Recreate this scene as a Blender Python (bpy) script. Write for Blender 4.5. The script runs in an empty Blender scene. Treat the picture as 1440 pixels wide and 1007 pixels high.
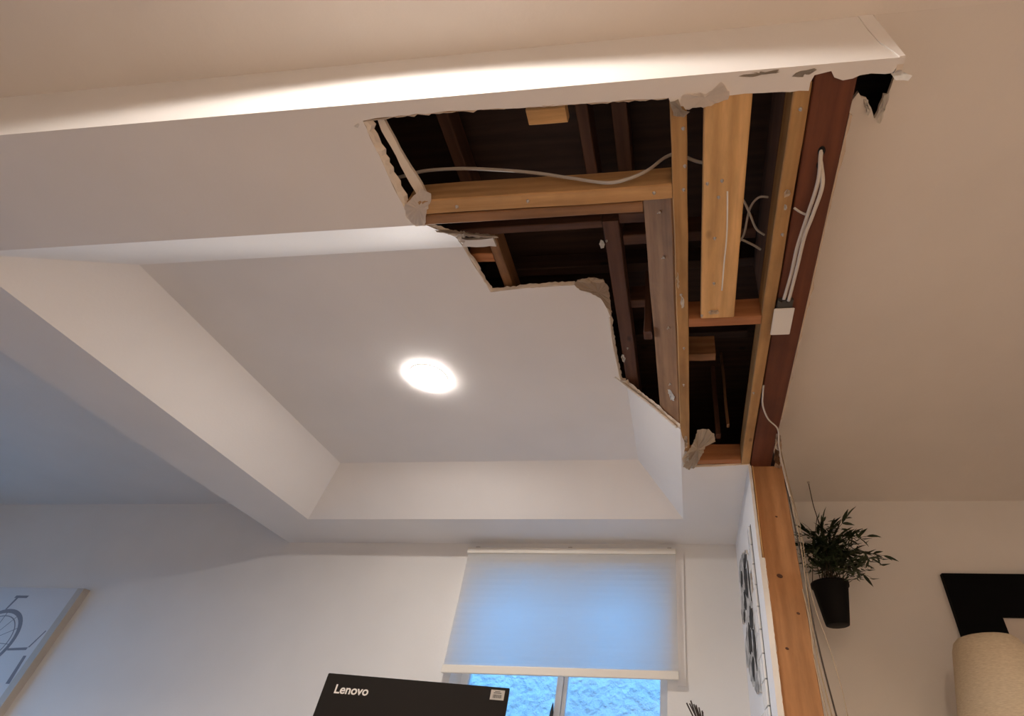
import bpy, bmesh, math, random
from mathutils import Vector, Matrix

# ------------------------------------------------------------------ camera, world, exposure
sc = bpy.context.scene
COL = sc.collection

CAM_Z = 1.21
_f, _yaw, _pit, _rol, _px, _py = 719.81, -0.12889, 0.681895, 0.056006, 167.2, 46.3
_fw = Vector((math.sin(_yaw)*math.cos(_pit), math.cos(_yaw)*math.cos(_pit), math.sin(_pit)))
_r = Vector((math.cos(_yaw), -math.sin(_yaw), 0)); _u = _r.cross(_fw)
_r2 = _r*math.cos(_rol) + _u*math.sin(_rol); _u2 = _u*math.cos(_rol) - _r*math.sin(_rol)
cam_d = bpy.data.cameras.new('camera'); cam = bpy.data.objects.new('camera', cam_d); COL.objects.link(cam)
cam.matrix_world = Matrix(((_r2.x, _u2.x, -_fw.x, 0), (_r2.y, _u2.y, -_fw.y, 0), (_r2.z, _u2.z, -_fw.z, CAM_Z), (0, 0, 0, 1)))
cam_d.sensor_fit = 'HORIZONTAL'; cam_d.sensor_width = 36.0; cam_d.lens = 36.0*_f/1440.0
cam_d.shift_x = -_px/1440.0; cam_d.shift_y = _py/1440.0
cam_d.clip_start = 0.02
sc.camera = cam

sc.view_settings.view_transform = 'Standard'; sc.view_settings.look = 'None'
sc.view_settings.gamma = 1.0; sc.view_settings.use_curve_mapping = False
sc.view_settings.exposure = 0.0
sc.cycles.max_bounces = 8; sc.cycles.diffuse_bounces = 6; sc.cycles.use_denoising = True
sc.cycles.sample_clamp_indirect = 6.0

SKY = (0.175, 0.505, 1.0); SKY_STRENGTH = 4.5
world = bpy.data.worlds.new('world'); sc.world = world; world.use_nodes = True
world.node_tree.nodes['Background'].inputs[0].default_value = (*SKY, 1)
world.node_tree.nodes['Background'].inputs[1].default_value = SKY_STRENGTH

CAN_COL = (1.0, 0.905, 0.81)          # colour of the added fill lamp overhead, default for ceiling lamps
FILL_WARM = (1.0, 0.69, 0.43)         # added lamp warming the right-hand side, out of view
CAN_POWER = 130.0
TRAY_EMIT = 338.0
TRAY_COL = (1.0, 0.93, 0.87)

# ------------------------------------------------------------------ levels of the room (metres)
ZS, ZT, ZC = 2.46, 2.70, 2.741       # soffit underside, tray ceiling, main ceiling
YF, YB = 0.44, 3.01                  # front face of the soffit, back wall
XL0, XL1, XR0 = -2.596, -2.245, -0.0125
YN, YK = 0.763, 2.66                 # tray opening, near and far edge
SL = 0.24                            # 45 degree slopes of the tray
X_MIN, X_MAX, Y_MIN = -5.35, 3.6, -3.2
DW = 0.013
rnd = random.Random(7)

# ------------------------------------------------------------------ materials
MATS = {}
def new_mat(name, base, rough=0.6, **kw):
    m = bpy.data.materials.new(name); m.use_nodes = True
    b = m.node_tree.nodes['Principled BSDF']
    b.inputs['Base Color'].default_value = (*base, 1); b.inputs['Roughness'].default_value = rough
    for k, v in kw.items(): b.inputs[k].default_value = v
    MATS[name] = m
    return m, m.node_tree, b

def mat_paint(name, base, bump=0.12, scale=90, rough=0.62, var=0.03, cs=2.3):
    m, nt, b = new_mat(name, base, rough)
    tc = nt.nodes.new('ShaderNodeTexCoord'); n = nt.nodes.new('ShaderNodeTexNoise')
    n.inputs['Scale'].default_value = scale; n.inputs['Detail'].default_value = 4
    nt.links.new(tc.outputs['Object'], n.inputs['Vector'])
    bp = nt.nodes.new('ShaderNodeBump'); bp.inputs['Strength'].default_value = bump; bp.inputs['Distance'].default_value = 0.003
    nt.links.new(n.outputs['Fac'], bp.inputs['Height']); nt.links.new(bp.outputs['Normal'], b.inputs['Normal'])
    n2 = nt.nodes.new('ShaderNodeTexNoise'); n2.inputs['Scale'].default_value = cs; n2.inputs['Detail'].default_value = 3
    nt.links.new(tc.outputs['Object'], n2.inputs['Vector'])
    r = nt.nodes.new('ShaderNodeValToRGB')
    r.color_ramp.elements[0].position = 0.3; r.color_ramp.elements[0].color = (*[c*(1-var) for c in base], 1)
    r.color_ramp.elements[1].position = 0.7; r.color_ramp.elements[1].color = (*[min(1, c*(1+var)) for c in base], 1)
    nt.links.new(n2.outputs['Fac'], r.inputs['Fac']); nt.links.new(r.outputs['Color'], b.inputs['Base Color'])
    return m

def mat_wood(name, light, dark, knot=None, grain=1.0, rough=0.72, stain=0.0):
    """timber: grain runs along the local X axis of each board"""
    m, nt, b = new_mat(name, light, rough)
    N = nt.nodes.new; L = nt.links.new
    tc = N('ShaderNodeTexCoord'); oi = N('ShaderNodeObjectInfo')
    add = N('ShaderNodeVectorMath'); add.operation = 'MULTIPLY_ADD'
    comb = N('ShaderNodeCombineXYZ')
    mul = N('ShaderNodeMath'); mul.operation = 'MULTIPLY'; mul.inputs[1].default_value = 17.0
    L(oi.outputs['Random'], mul.inputs[0])
    for i in range(3): L(mul.outputs[0], comb.inputs[i])
    add.inputs[1].default_value = (1, 1, 1)
    L(tc.outputs['Object'], add.inputs[0]); L(comb.outputs[0], add.inputs[2])
    mp = N('ShaderNodeMapping'); mp.inputs['Scale'].default_value = (1.6, 26, 26)
    L(add.outputs[0], mp.inputs['Vector'])
    n = N('ShaderNodeTexNoise'); n.inputs['Scale'].default_value = 2.2*grain; n.inputs['Detail'].default_value = 7; n.inputs['Distortion'].default_value = 0.6
    L(mp.outputs[0], n.inputs['Vector'])
    mp2 = N('ShaderNodeMapping'); mp2.inputs['Scale'].default_value = (0.55, 7, 7); L(add.outputs[0], mp2.inputs['Vector'])
    w = N('ShaderNodeTexWave'); w.wave_type = 'RINGS'; w.rings_direction = 'X'
    w.inputs['Scale'].default_value = 1.5*grain; w.inputs['Distortion'].default_value = 7.0; w.inputs['Detail'].default_value = 4; w.inputs['Detail Scale'].default_value = 0.7
    L(mp2.outputs[0], w.inputs['Vector'])
    mixf = N('ShaderNodeMath'); mixf.operation = 'MULTIPLY_ADD'; mixf.inputs[1].default_value = 0.24
    L(w.outputs['Fac'], mixf.inputs[0])
    sc_ = N('ShaderNodeMath'); sc_.operation = 'MULTIPLY'; sc_.inputs[1].default_value = 0.82; L(n.outputs['Fac'], sc_.inputs[0])
    L(sc_.outputs[0], mixf.inputs[2])
    r = N('ShaderNodeValToRGB')
    r.color_ramp.elements[0].position = 0.22; r.color_ramp.elements[0].color = (*dark, 1)
    r.color_ramp.elements[1].position = 0.78; r.color_ramp.elements[1].color = (*light, 1)
    L(mixf.outputs[0], r.inputs['Fac'])
    out = r.outputs['Color']
    bn = N('ShaderNodeTexNoise'); bn.inputs['Scale'].default_value = 3.0; bn.inputs['Detail'].default_value = 6; bn.inputs['Roughness'].default_value = 0.65
    mpb = N('ShaderNodeMapping'); mpb.inputs['Scale'].default_value = (1.0, 4, 4); L(add.outputs[0], mpb.inputs['Vector']); L(mpb.outputs[0], bn.inputs['Vector'])
    br = N('ShaderNodeMapRange'); br.inputs['From Min'].default_value = 0.3; br.inputs['From Max'].default_value = 0.7; br.inputs['To Min'].default_value = 0.72; br.inputs['To Max'].default_value = 1.15
    L(bn.outputs['Fac'], br.inputs['Value'])
    mb = N('ShaderNodeMixRGB'); mb.blend_type = 'MULTIPLY'; mb.inputs['Fac'].default_value = 1.0; L(out, mb.inputs['Color1']); L(br.outputs[0], mb.inputs['Color2']); out = mb.outputs['Color']
    # knots and blotches with their own shape
    vn = N('ShaderNodeTexVoronoi'); vn.inputs['Scale'].default_value = 5.5
    mp3 = N('ShaderNodeMapping'); mp3.inputs['Scale'].default_value = (0.75, 1.3, 1.3); L(add.outputs[0], mp3.inputs['Vector']); L(mp3.outputs[0], vn.inputs['Vector'])
    kr = N('ShaderNodeValToRGB'); kr.color_ramp.elements[0].position = 0.045; kr.color_ramp.elements[0].color = (1, 1, 1, 1)
    kr.color_ramp.elements[1].position = 0.10; kr.color_ramp.elements[1].color = (0, 0, 0, 1)
    L(vn.outputs['Distance'], kr.inputs['Fac'])
    mx = N('ShaderNodeMixRGB'); mx.inputs['Color2'].default_value = (*(knot or [c*0.4 for c in dark]), 1)
    L(kr.outputs['Color'], mx.inputs['Fac']); L(out, mx.inputs['Color1']); out = mx.outputs['Color']
    if stain:
        sn = N('ShaderNodeTexNoise'); sn.inputs['Scale'].default_value = 6.0; sn.inputs['Detail'].default_value = 5
        L(add.outputs[0], sn.inputs['Vector'])
        sr = N('ShaderNodeValToRGB'); sr.color_ramp.elements[0].position = 0.5; sr.color_ramp.elements[0].color = (0, 0, 0, 1)
        sr.color_ramp.elements[1].position = 0.72; sr.color_ramp.elements[1].color = (stain, stain, stain, 1)
        L(sn.outputs['Fac'], sr.inputs['Fac'])
        mx2 = N('ShaderNodeMixRGB'); mx2.inputs['Color2'].default_value = (*[c*0.35 for c in dark], 1)
        L(sr.outputs['Color'], mx2.inputs['Fac']); L(out, mx2.inputs['Color1']); out = mx2.outputs['Color']
    L(out, b.inputs['Base Color'])
    bp = N('ShaderNodeBump'); bp.inputs['Strength'].default_value = 0.25; bp.inputs['Distance'].default_value = 0.002
    L(n.outputs['Fac'], bp.inputs['Height']); L(bp.outputs['Normal'], b.inputs['Normal'])
    return m

PAINT = mat_paint('white_paint', (0.795, 0.765, 0.74))
CEILP = mat_paint('ceiling_paint', (0.79, 0.75, 0.71), bump=0.35, scale=38)
WALLP = mat_paint('wall_paint', (0.78, 0.755, 0.72))
FLOORM = mat_wood('floor_oak', (0.42, 0.34, 0.27), (0.30, 0.24, 0.185))
GYPS = mat_paint('gypsum_core', (0.74, 0.66, 0.57), bump=0.8, scale=60, var=0.12, rough=0.9)
PAPER = mat_paint('torn_paper', (0.74, 0.62, 0.48), bump=0.6, scale=50, var=0.10, rough=0.9)
PAPERW = mat_paint('painted_paper', (0.88, 0.82, 0.76), bump=0.4, scale=60)
PAPERB = mat_paint('brown_paper', (0.60, 0.465, 0.345), bump=0.7, scale=60, var=0.15, rough=0.9)
PLGREY = mat_paint('grey_plaster', (0.45, 0.40, 0.34), bump=0.9, scale=80, var=0.3, rough=0.95)
WHITEP = mat_paint('white_plaster_scrap', (0.82, 0.80, 0.76), bump=0.5, scale=70)
PINE = mat_wood('pine_fresh', (0.80, 0.50, 0.225), (0.58, 0.33, 0.125))
PINE_G = mat_wood('pine_golden', (0.60, 0.355, 0.155), (0.43, 0.235, 0.09), stain=0.15)
PINE_Y = mat_wood('pine_yellow', (0.53, 0.315, 0.125), (0.36, 0.185, 0.065), stain=0.3)
PINE_O = mat_wood('pine_orange', (0.50, 0.215, 0.085), (0.35, 0.13, 0.05))
BROWN = mat_wood('timber_brown', (0.33, 0.172, 0.078), (0.195, 0.092, 0.04), stain=0.35)
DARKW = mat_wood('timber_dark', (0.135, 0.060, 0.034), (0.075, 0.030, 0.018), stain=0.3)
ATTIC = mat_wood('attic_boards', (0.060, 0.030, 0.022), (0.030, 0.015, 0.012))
BEAM = mat_wood('beam_red_brown', (0.165, 0.048, 0.018), (0.105, 0.028, 0.011), stain=0.4)
POST = mat_wood('post_fir', (0.55, 0.285, 0.125), (0.42, 0.20, 0.08), knot=(0.10, 0.035, 0.015), grain=0.7, stain=0.12)

# ------------------------------------------------------------------ mesh helpers
def tag(o, label=None, cat=None, group=None, kind=None):
    if label: o['label'] = label
    if cat: o['category'] = cat
    if group: o['group'] = group
    if kind: o['kind'] = kind
    return o

def empty(name, loc, label=None, cat=None, group=None, kind=None, rz=0.0):
    o = bpy.data.objects.new(name, None); o.empty_display_size = 0.05; COL.objects.link(o)
    o.location = loc; o.rotation_euler = (0, 0, rz)
    return tag(o, label, cat, group, kind)

def link(name, me, mat, parent=None, loc=(0, 0, 0), rot=None):
    o = bpy.data.objects.new(name, me); COL.objects.link(o)
    if mat is not None and len(me.materials) == 0: me.materials.append(mat)
    o.location = loc
    if rot is not None: o.rotation_euler = rot
    if parent is not None:
        o.parent = parent
        # coordinates are given in the world: take the parent's plain transform out again
        pm = Matrix.Translation(parent.location) @ parent.rotation_euler.to_matrix().to_4x4()
        if parent.parent is not None:
            g = parent.parent
            pm = (parent.matrix_parent_inverse.copy() if False else Matrix.Identity(4)) @ world_of(parent)
        o.matrix_parent_inverse = pm.inverted()
    return o

def world_of(o):
    m = Matrix.Translation(o.location) @ o.rotation_euler.to_matrix().to_4x4()
    if o.parent is not None:
        m = world_of(o.parent) @ o.matrix_parent_inverse @ m
    return m

def me_from_bm(name, bm, smooth=False):
    me = bpy.data.meshes.new(name); bmesh.ops.recalc_face_normals(bm, faces=bm.faces)
    bm.to_mesh(me); bm.free()
    if smooth:
        for p in me.polygons: p.use_smooth = True
    return me

def box_bm(bm, x0, x1, y0, y1, z0, z1):
    vs = [bm.verts.new(p) for p in ((x0,y0,z0),(x1,y0,z0),(x1,y1,z0),(x0,y1,z0),(x0,y0,z1),(x1,y0,z1),(x1,y1,z1),(x0,y1,z1))]
    for f in ((0,3,2,1),(4,5,6,7),(0,1,5,4),(1,2,6,5),(2,3,7,6),(3,0,4,7)): bm.faces.new([vs[i] for i in f])

def box(name, x0, x1, y0, y1, z0, z1, mat, parent=None, bevel=0.0, **kw):
    c = Vector(((x0+x1)/2, (y0+y1)/2, (z0+z1)/2))
    bm = bmesh.new(); box_bm(bm, x0-c.x, x1-c.x, y0-c.y, y1-c.y, z0-c.z, z1-c.z)
    if bevel: bmesh.ops.bevel(bm, geom=list(bm.edges), offset=bevel, segments=2, affect='EDGES', profile=0.6)
    return link(name, me_from_bm(name, bm), mat, parent, c)

def lumber(name, x0, x1, y0, y1, z0, z1, mat, parent, wob=0.0012, label=None):
    """a board: its long side becomes local X so the grain follows it; edges eased and slightly uneven"""
    dx, dy, dz = x1-x0, y1-y0, z1-z0
    c = Vector(((x0+x1)/2, (y0+y1)/2, (z0+z1)/2))
    if dx >= dy and dx >= dz: ln, w, h, rot = dx, dy, dz, (0, 0, 0)
    elif dy >= dz: ln, w, h, rot = dy, dx, dz, (0, 0, math.pi/2)
    else: ln, w, h, rot = dz, dy, dx, (0, math.pi/2, 0)
    n = max(2, int(ln/0.12)); bm = bmesh.new()
    r = random.Random(hash((round(x0*1000), round(y0*1000), round(z0*1000))) & 0xffff)
    e = min(0.003, w*0.2, h*0.2)
    prof = [(-w/2+e, -h/2), (w/2-e, -h/2), (w/2, -h/2+e), (w/2, h/2-e), (w/2-e, h/2), (-w/2+e, h/2), (-w/2, h/2-e), (-w/2, -h/2+e)]
    rings = []
    for i in range(n+1):
        x = -ln/2 + ln*i/n; a, b = r.uniform(-wob, wob), r.uniform(-wob, wob)
        rings.append([bm.verts.new((x, p[0]+a, p[1]+(b if abs(p[1]) < h else 0))) for p in prof])
    for i in range(n):
        for k in range(8):
            bm.faces.new((rings[i][k], rings[i][(k+1) % 8], rings[i+1][(k+1) % 8], rings[i+1][k]))
    bm.faces.new(rings[0]); bm.faces.new(rings[-1])
    o = link(name, me_from_bm(name, bm), mat, parent, c, rot)
    if label: o['label'] = label
    return o

def slab(name, pts, frame, th, mat, parent=None, edge=None):
    """polygon pts (2D) on a plane; frame = (origin, u, v, n): thickness th along n; edge material on the rim"""
    o0, u, v, n = [Vector(a) for a in frame]
    bm = bmesh.new()
    A = [bm.verts.new(o0 + u*p[0] + v*p[1]) for p in pts]
    B = [bm.verts.new(o0 + u*p[0] + v*p[1] + n*th) for p in pts]
    bm.faces.new(A); bm.faces.new(B)
    k = len(pts)
    for i in range(k):
        f = bm.faces.new((A[i], A[(i+1) % k], B[(i+1) % k], B[i]))
        if edge is not None: f.material_index = 1
    me = me_from_bm(name, bm); me.materials.append(mat)
    if edge is not None: me.materials.append(edge)
    return link(name, me, mat, parent)

def rag(pts, amp=0.004, step=0.02, seed=1):
    """break a polyline into an uneven torn line (end points kept)"""
    r = random.Random(seed); out = []
    for (a, b) in zip(pts[:-1], pts[1:]):
        d = math.dist(a, b); n = max(1, int(d/step))
        for i in range(n):
            t = i/n; j = amp if i else amp*0.3
            out.append(tuple(a[k]+(b[k]-a[k])*t + r.uniform(-j, j) for k in range(len(a))))
    out.append(tuple(pts[-1]))
    return out

FZ = lambda z: ((0, 0, z), (1, 0, 0), (0, 1, 0), (0, 0, 1))      # plane seen from below, thickness upwards

def smooth_path(pts, n=8):
    P = [Vector(p) for p in pts]; out = []
    for i in range(len(P)-1):
        p0, p1, p2, p3 = P[max(i-1, 0)], P[i], P[i+1], P[min(i+2, len(P)-1)]
        for k in range(n):
            t = k/n
            out.append(0.5*((2*p1)+(p2-p0)*t+(2*p0-5*p1+4*p2-p3)*t*t+(3*p1-p0-3*p2+p3)*t**3))
    out.append(P[-1]); return out

def tube_me(name, pts, rad, seg=8, flat=1.0, smooth=True):
    """tube along pts; rad a number or one per point"""
    bm = bmesh.new(); rings = []; k = len(pts)
    up = Vector((0, 0, 1))
    for i, p in enumerate(pts):
        t = (pts[min(i+1, k-1)]-pts[max(i-1, 0)]).normalized()
        a = t.cross(up)
        if a.length < 1e-4: a = t.cross(Vector((1, 0, 0)))
        a.normalize(); b = a.cross(t)
        rr = rad[i] if isinstance(rad, (list, tuple)) else rad
        rings.append([bm.verts.new(p + a*math.cos(q)*rr + b*math.sin(q)*rr*flat) for q in [2*math.pi*s/seg for s in range(seg)]])
    for i in range(k-1):
        for s in range(seg): bm.faces.new((rings[i][s], rings[i][(s+1) % seg], rings[i+1][(s+1) % seg], rings[i+1][s]))
    bm.faces.new(rings[0]); bm.faces.new(rings[-1])
    return me_from_bm(name, bm, smooth)

def tube(name, pts, rad, mat, parent=None, seg=8, flat=1.0, n=8):
    P = smooth_path(pts, n) if n else [Vector(p) for p in pts]
    return link(name, tube_me(name, P, rad, seg, flat), mat, parent)

def lathe_me(name, prof, seg=32, smooth=True, cap=True):
    bm = bmesh.new(); rings = []
    for r_, z_ in prof: rings.append([bm.verts.new((r_*math.cos(2*math.pi*s/seg), r_*math.sin(2*math.pi*s/seg), z_)) for s in range(seg)])
    for i in range(len(prof)-1):
        for s in range(seg): bm.faces.new((rings[i][s], rings[i][(s+1) % seg], rings[i+1][(s+1) % seg], rings[i+1][s]))
    if cap: bm.faces.new(rings[0]); bm.faces.new(rings[-1])
    me = me_from_bm(name, bm, smooth)
    return me

def scrap(name, pts, mat, parent, th=0.0012, curl=0.0, seed=0, ragged=0.0022):
    """a torn shred of paper or plaster: thin, uneven, slightly curled polygon given as 3D points round its rim"""
    if ragged: pts = rag(list(pts)+[pts[0]], ragged, 0.008, seed+900)[:-1]
    r = random.Random(seed); P = [Vector(p) for p in pts]; c = sum(P, Vector())/len(P)
    nrm = Vector()
    for i in range(len(P)): nrm += (P[i]-c).cross(P[(i+1) % len(P)]-c)
    nrm.normalize(); bm = bmesh.new()
    def mid(k): return [p.lerp(c, k) + nrm*(r.uniform(-1, 1)*curl) for p in P]
    A = [bm.verts.new(p + nrm*(r.uniform(-.6, .6)*curl)) for p in P]; M = [bm.verts.new(p) for p in mid(0.5)]; C = bm.verts.new(c + nrm*curl*0.5)
    k = len(P)
    for i in range(k):
        j = (i+1) % k
        bm.faces.new((A[i], A[j], M[j], M[i])); bm.faces.new((M[i], M[j], C))
    bmesh.ops.solidify(bm, geom=list(bm.faces), thickness=th)
    return link(name, me_from_bm(name, bm), mat, parent)

def torn_rim(pts, inward, rise, mat, parent, w=(0.006, 0.013), seed=0, name='torn_rim', step=0.012):
    """crumbling edge of a cut drywall sheet: the core slopes from the painted edge up into the hole"""
    r = random.Random(seed); P = [Vector(p) for p in rag(pts, 0.0016, step, seed)]; d = Vector(inward); up = Vector(rise)
    bm = bmesh.new(); rows = []
    for p in P:
        k = r.uniform(*w)
        rows.append([bm.verts.new(p), bm.verts.new(p+d*k*r.uniform(.35, .6)+up*r.uniform(.1, .35)), bm.verts.new(p+d*k+up*r.uniform(.8, 1.0)), bm.verts.new(p-d*0.002+up)])
    for a, b in zip(rows[:-1], rows[1:]):
        for i in range(4): bm.faces.new((a[i], a[(i+1) % 4], b[(i+1) % 4], b[i]))
    bm.faces.new(rows[0]); bm.faces.new(rows[-1])
    return link(name, me_from_bm(name, bm), mat, parent)

# ------------------------------------------------------------------ shell of the room
tag(box('floor', X_MIN, X_MAX, Y_MIN, YB, -0.1, 0.0, FLOORM), kind='structure')
# window openings: back wall X[-1.24,-0.14] z[1.0,2.30]; left wall Y[0.4,2.2] z[0.9,2.2]
WX0, WX1, WZ0, WZ1 = -1.285, -0.115, 0.98, 2.30
LY0, LY1, LZ0, LZ1 = 0.2, 2.95, 0.10, 2.20
def wall_with_hole(name, axis, pos, th, a0, a1, h, ha0, ha1, hz0, hz1, mat):
    bm = bmesh.new()
    t0, t1 = sorted((pos, pos+th))
    for (p0, p1, z0, z1) in ((a0, ha0, 0, h), (ha1, a1, 0, h), (ha0, ha1, 0, hz0), (ha0, ha1, hz1, h)):
        if axis == 'x': box_bm(bm, p0, p1, t0, t1, z0, z1)
        else: box_bm(bm, t0, t1, p0, p1, z0, z1)
    return link(name, me_from_bm(name, bm), mat)
tag(wall_with_hole('wall_back', 'x', YB, 0.21, X_MIN-0.14, X_MAX+0.14, 3.02, WX0, WX1, WZ0, WZ1, WALLP), kind='structure')
tag(wall_with_hole('wall_left', 'y', X_MIN, -0.14, Y_MIN, YB, 3.02, LY0, LY1, LZ0, LZ1, WALLP), kind='structure')
tag(box('wall_right', X_MAX, X_MAX+0.14, Y_MIN, YB, 0, 3.02, WALLP), kind='structure')
tag(box('wall_front', X_MIN-0.14, X_MAX+0.14, Y_MIN-0.14, Y_MIN, 0, 3.02, WALLP), kind='structure')
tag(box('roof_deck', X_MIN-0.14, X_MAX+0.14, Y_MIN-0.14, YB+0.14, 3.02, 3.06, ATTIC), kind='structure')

# main ceiling in three fields (near, left, right); the right field is torn open beside the beam
ceil = empty('ceiling', (0, 0, ZC), kind='structure')
box('ceiling_panel', X_MIN, X_MAX, Y_MIN, YF, ZC, ZC+DW, CEILP, ceil)
box('ceiling_panel', X_MIN, XL0, YF, YB, ZC, ZC+DW, CEILP, ceil)
hole = [(0.492, YF), (0.492, 0.570), (0.545, 0.572), (0.580, 0.566), (0.579, 0.60), (0.577, 0.629), (0.566, 0.627), (0.563, 0.657), (0.557, 0.690), (0.541, 0.659), (0.523, 0.634), (0.506, 0.628), (0.496, 0.616), (0.485, 0.633), (0.47, 0.70), (0.44, 0.80)]
slab('ceiling_panel', rag(hole, 0.003, 0.015, 3) + [(0.405, 0.95), (0.405, YB), (X_MAX, YB), (X_MAX, YF)], FZ(ZC), DW, CEILP, ceil, GYPS)
scrap('torn_paper', [(0.566, 0.628, ZC-.001), (0.58, 0.622, ZC-.001), (0.578, 0.66, ZC-.004), (0.572, 0.70, ZC-.012), (0.563, 0.695, ZC-.012), (0.562, 0.66, ZC-.004)], WHITEP, ceil, curl=0.004, seed=4)
scrap('torn_paper', [(0.512, 0.632, ZC-.001), (0.527, 0.638, ZC-.001), (0.538, 0.66, ZC-.006), (0.534, 0.675, ZC-.010), (0.521, 0.655, ZC-.004)], WHITEP, ceil, curl=0.003, seed=5)

# soffit round the tray: front fascia, underside, 45-degree slopes, tray ceiling
sof = empty('soffit', (0, YF, ZS), kind='structure')
slab('fascia', [(XL0, ZS), (0.486, ZS), (0.486, ZC), (XL0, ZC)], ((0, YF, 0), (1, 0, 0), (0, 0, 1), (0, 1, 0)), DW, PAINT, sof)
slab('end_return', [(0.472, ZS+0.006), (0.464, ZS), (YF+DW, ZS), (YF+DW, ZC), (0.475, ZC), (0.480, ZS+0.15), (0.474, ZS+0.05)], ((0.486, 0, 0), (0, 1, 0), (0, 0, 1), (-1, 0, 0)), DW, PAINT, sof, GYPS)
slab('corner_tape', [(0.4855, ZS+0.001), (0.4865, ZC-0.002), (0.453, ZC-0.001), (0.452, ZC-0.10), (0.456, ZS+0.09), (0.468, ZS+0.04), (0.474, ZS+0.001)], ((0, YF-0.0022, 0), (1, 0, 0), (0, 0, 1), (0, 1, 0)), 0.0022, PAINT, sof)
box('side_face', XL0, XL0+DW, YF+DW, YB, ZS+DW, ZC, PAINT, sof)
front = [(-0.747, 0.477), (-0.709, 0.473), (-0.549, 0.472), (-0.411, 0.474), (-0.352, 0.478), (-0.243, 0.479), (-0.128, 0.480), (-0.014, 0.482), (-0.007, 0.500), (0.026, 0.503), (0.082, 0.498), (0.117, 0.493), (0.118, 0.488), (0.176, 0.487), (0.296, 0.491), (0.297, 0.475), (0.303, 0.460), (0.338, 0.4545), (0.346, 0.468), (0.366, 0.476), (0.387, 0.473), (0.400, 0.468), (0.423, 0.466), (0.452, 0.470), (0.468, 0.469), (0.4728, 0.458)]
near = [(XL0, YF+DW), (0.473, YF+DW)] + rag(front, 0.0015, 0.018, 11)[::-1] + rag([(-0.747, 0.477), (-0.748, 0.60), (-0.748, 0.72), (-0.737, 0.764)], 0.002, 0.02, 12)[1:-1] + [(-0.737, YN), (XL1, YN), (XL0, YN)]
slab('underside', near, FZ(ZS), DW, PAINT, sof, GYPS)
slab('underside', [(XL0, YN), (XL1, YN), (XL1, YK), (XL1, YB), (XL0, YB)], FZ(ZS), DW, PAINT, sof)
slab('underside', [(XL1, YK), (XR0, YK), (XR0, YB), (XL1, YB)], FZ(ZS), DW, PAINT, sof)
slab('underside', [(XR0, YB), (XR0, 1.792)] + rag([(XR0, 1.792), (0.004, 1.90), (0.006, 2.06), (0.043, 2.104), (0.12, 2.102), (0.20, 2.095), (0.303, 2.088)], 0.002, 0.02, 13)[1:] + [(0.303, YB)], FZ(ZS), DW, PAINT, sof, GYPS)
s2 = math.sqrt(0.5)
# sloping faces: u along the edge, v up the slope
def slope(pts, org, u, v, n): return slab('slope', pts, (org, u, v, n), DW, PAINT, sof, GYPS)
SV = SL/s2
slope([(XL1, 0), (-0.737, 0), (-0.71, 0.006)] + rag([(-0.706, 0.096), (-0.702, 0.174), (-0.739, 0.31), (-0.748, SV)], 0.003, 0.03, 14) + [(XL1+SL, SV)],
      (0, YN, ZS), (1, 0, 0), (0, s2, s2), (0, -s2, s2))
slope([(YN, 0), (YK, 0), (YK-SL, SV), (YN+SL, SV)], (XL1, 0, ZS), (0, 1, 0), (s2, 0, s2), (-s2, 0, s2))
slope([(XL1, 0), (XR0, 0), (XR0-SL, SV), (XL1+SL, SV)], (0, YK, ZS), (1, 0, 0), (0, -s2, s2), (0, s2, s2))
slope([(YK, 0), (YK-SL, SV)] + rag([(1.745, SV), (1.772, SV*0.97), (1.774, 0.245), (1.776, 0.18), (1.776, 0.135), (1.788, 0.07), (1.789, 0.028), (1.792, 0)], 0.003, 0.025, 15),
      (XR0, 0, ZS), (0, 1, 0), (-s2, 0, s2), (s2, 0, s2))
tr = [(-0.749, 1.003), (-0.74, 1.06), (-0.726, 1.13), (-0.713, 1.208), (-0.642, 1.202), (-0.571, 1.196), (-0.476, 1.195), (-0.382, 1.193), (-0.372, 1.218), (-0.334, 1.233), (-0.298, 1.263), (-0.284, 1.299), (-0.274, 1.355), (-0.28, 1.493), (-0.278, 1.633), (-0.275, 1.743), (XR0-SL, 1.745)]
slab('tray_ceiling', [(XL1+SL, 1.003)] + rag(tr, 0.0012, 0.02, 16) + [(XR0-SL, YK-SL), (XL1+SL, YK-SL)], FZ(ZT), DW, PAINT, sof, GYPS)
torn_rim([(-0.747, 0.479, ZS+.0006), (-0.748, 0.60, ZS+.0006), (-0.748, 0.715, ZS+.0006)], (1, 0, 0), (0, 0, .015), GYPS, sof, (0.012, 0.021), 71)
torn_rim([(-0.745, 0.4765, ZS+.0006), (-0.549, 0.4725, ZS+.0006), (-0.411, 0.4745, ZS+.0006), (-0.243, 0.479, ZS+.0006), (-0.016, 0.482, ZS+.0006)], (0, 1, 0), (0, 0, .013), PAPERB, sof, (0.003, 0.008), 72)
torn_rim([(-0.749, 1.005, ZT+.0006), (-0.726, 1.13, ZT+.0006), (-0.713, 1.207, ZT+.0006)], (1, -.2, 0), (0, 0, .013), GYPS, sof, (0.005, 0.010), 73)
torn_rim([(-0.712, 1.207, ZT+.0006), (-0.571, 1.196, ZT+.0006), (-0.385, 1.193, ZT+.0006)], (0, -1, 0), (0, 0, .013), GYPS, sof, (0.004, 0.011), 74)
torn_rim([(-0.285, 1.30, ZT+.0006), (-0.275, 1.36, ZT+.0006), (-0.280, 1.49, ZT+.0006), (-0.278, 1.633, ZT+.0006), (-0.275, 1.742, ZT+.0006)], (1, 0, 0), (0, 0, .012), GYPS, sof, (0.004, 0.009), 75)
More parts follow.
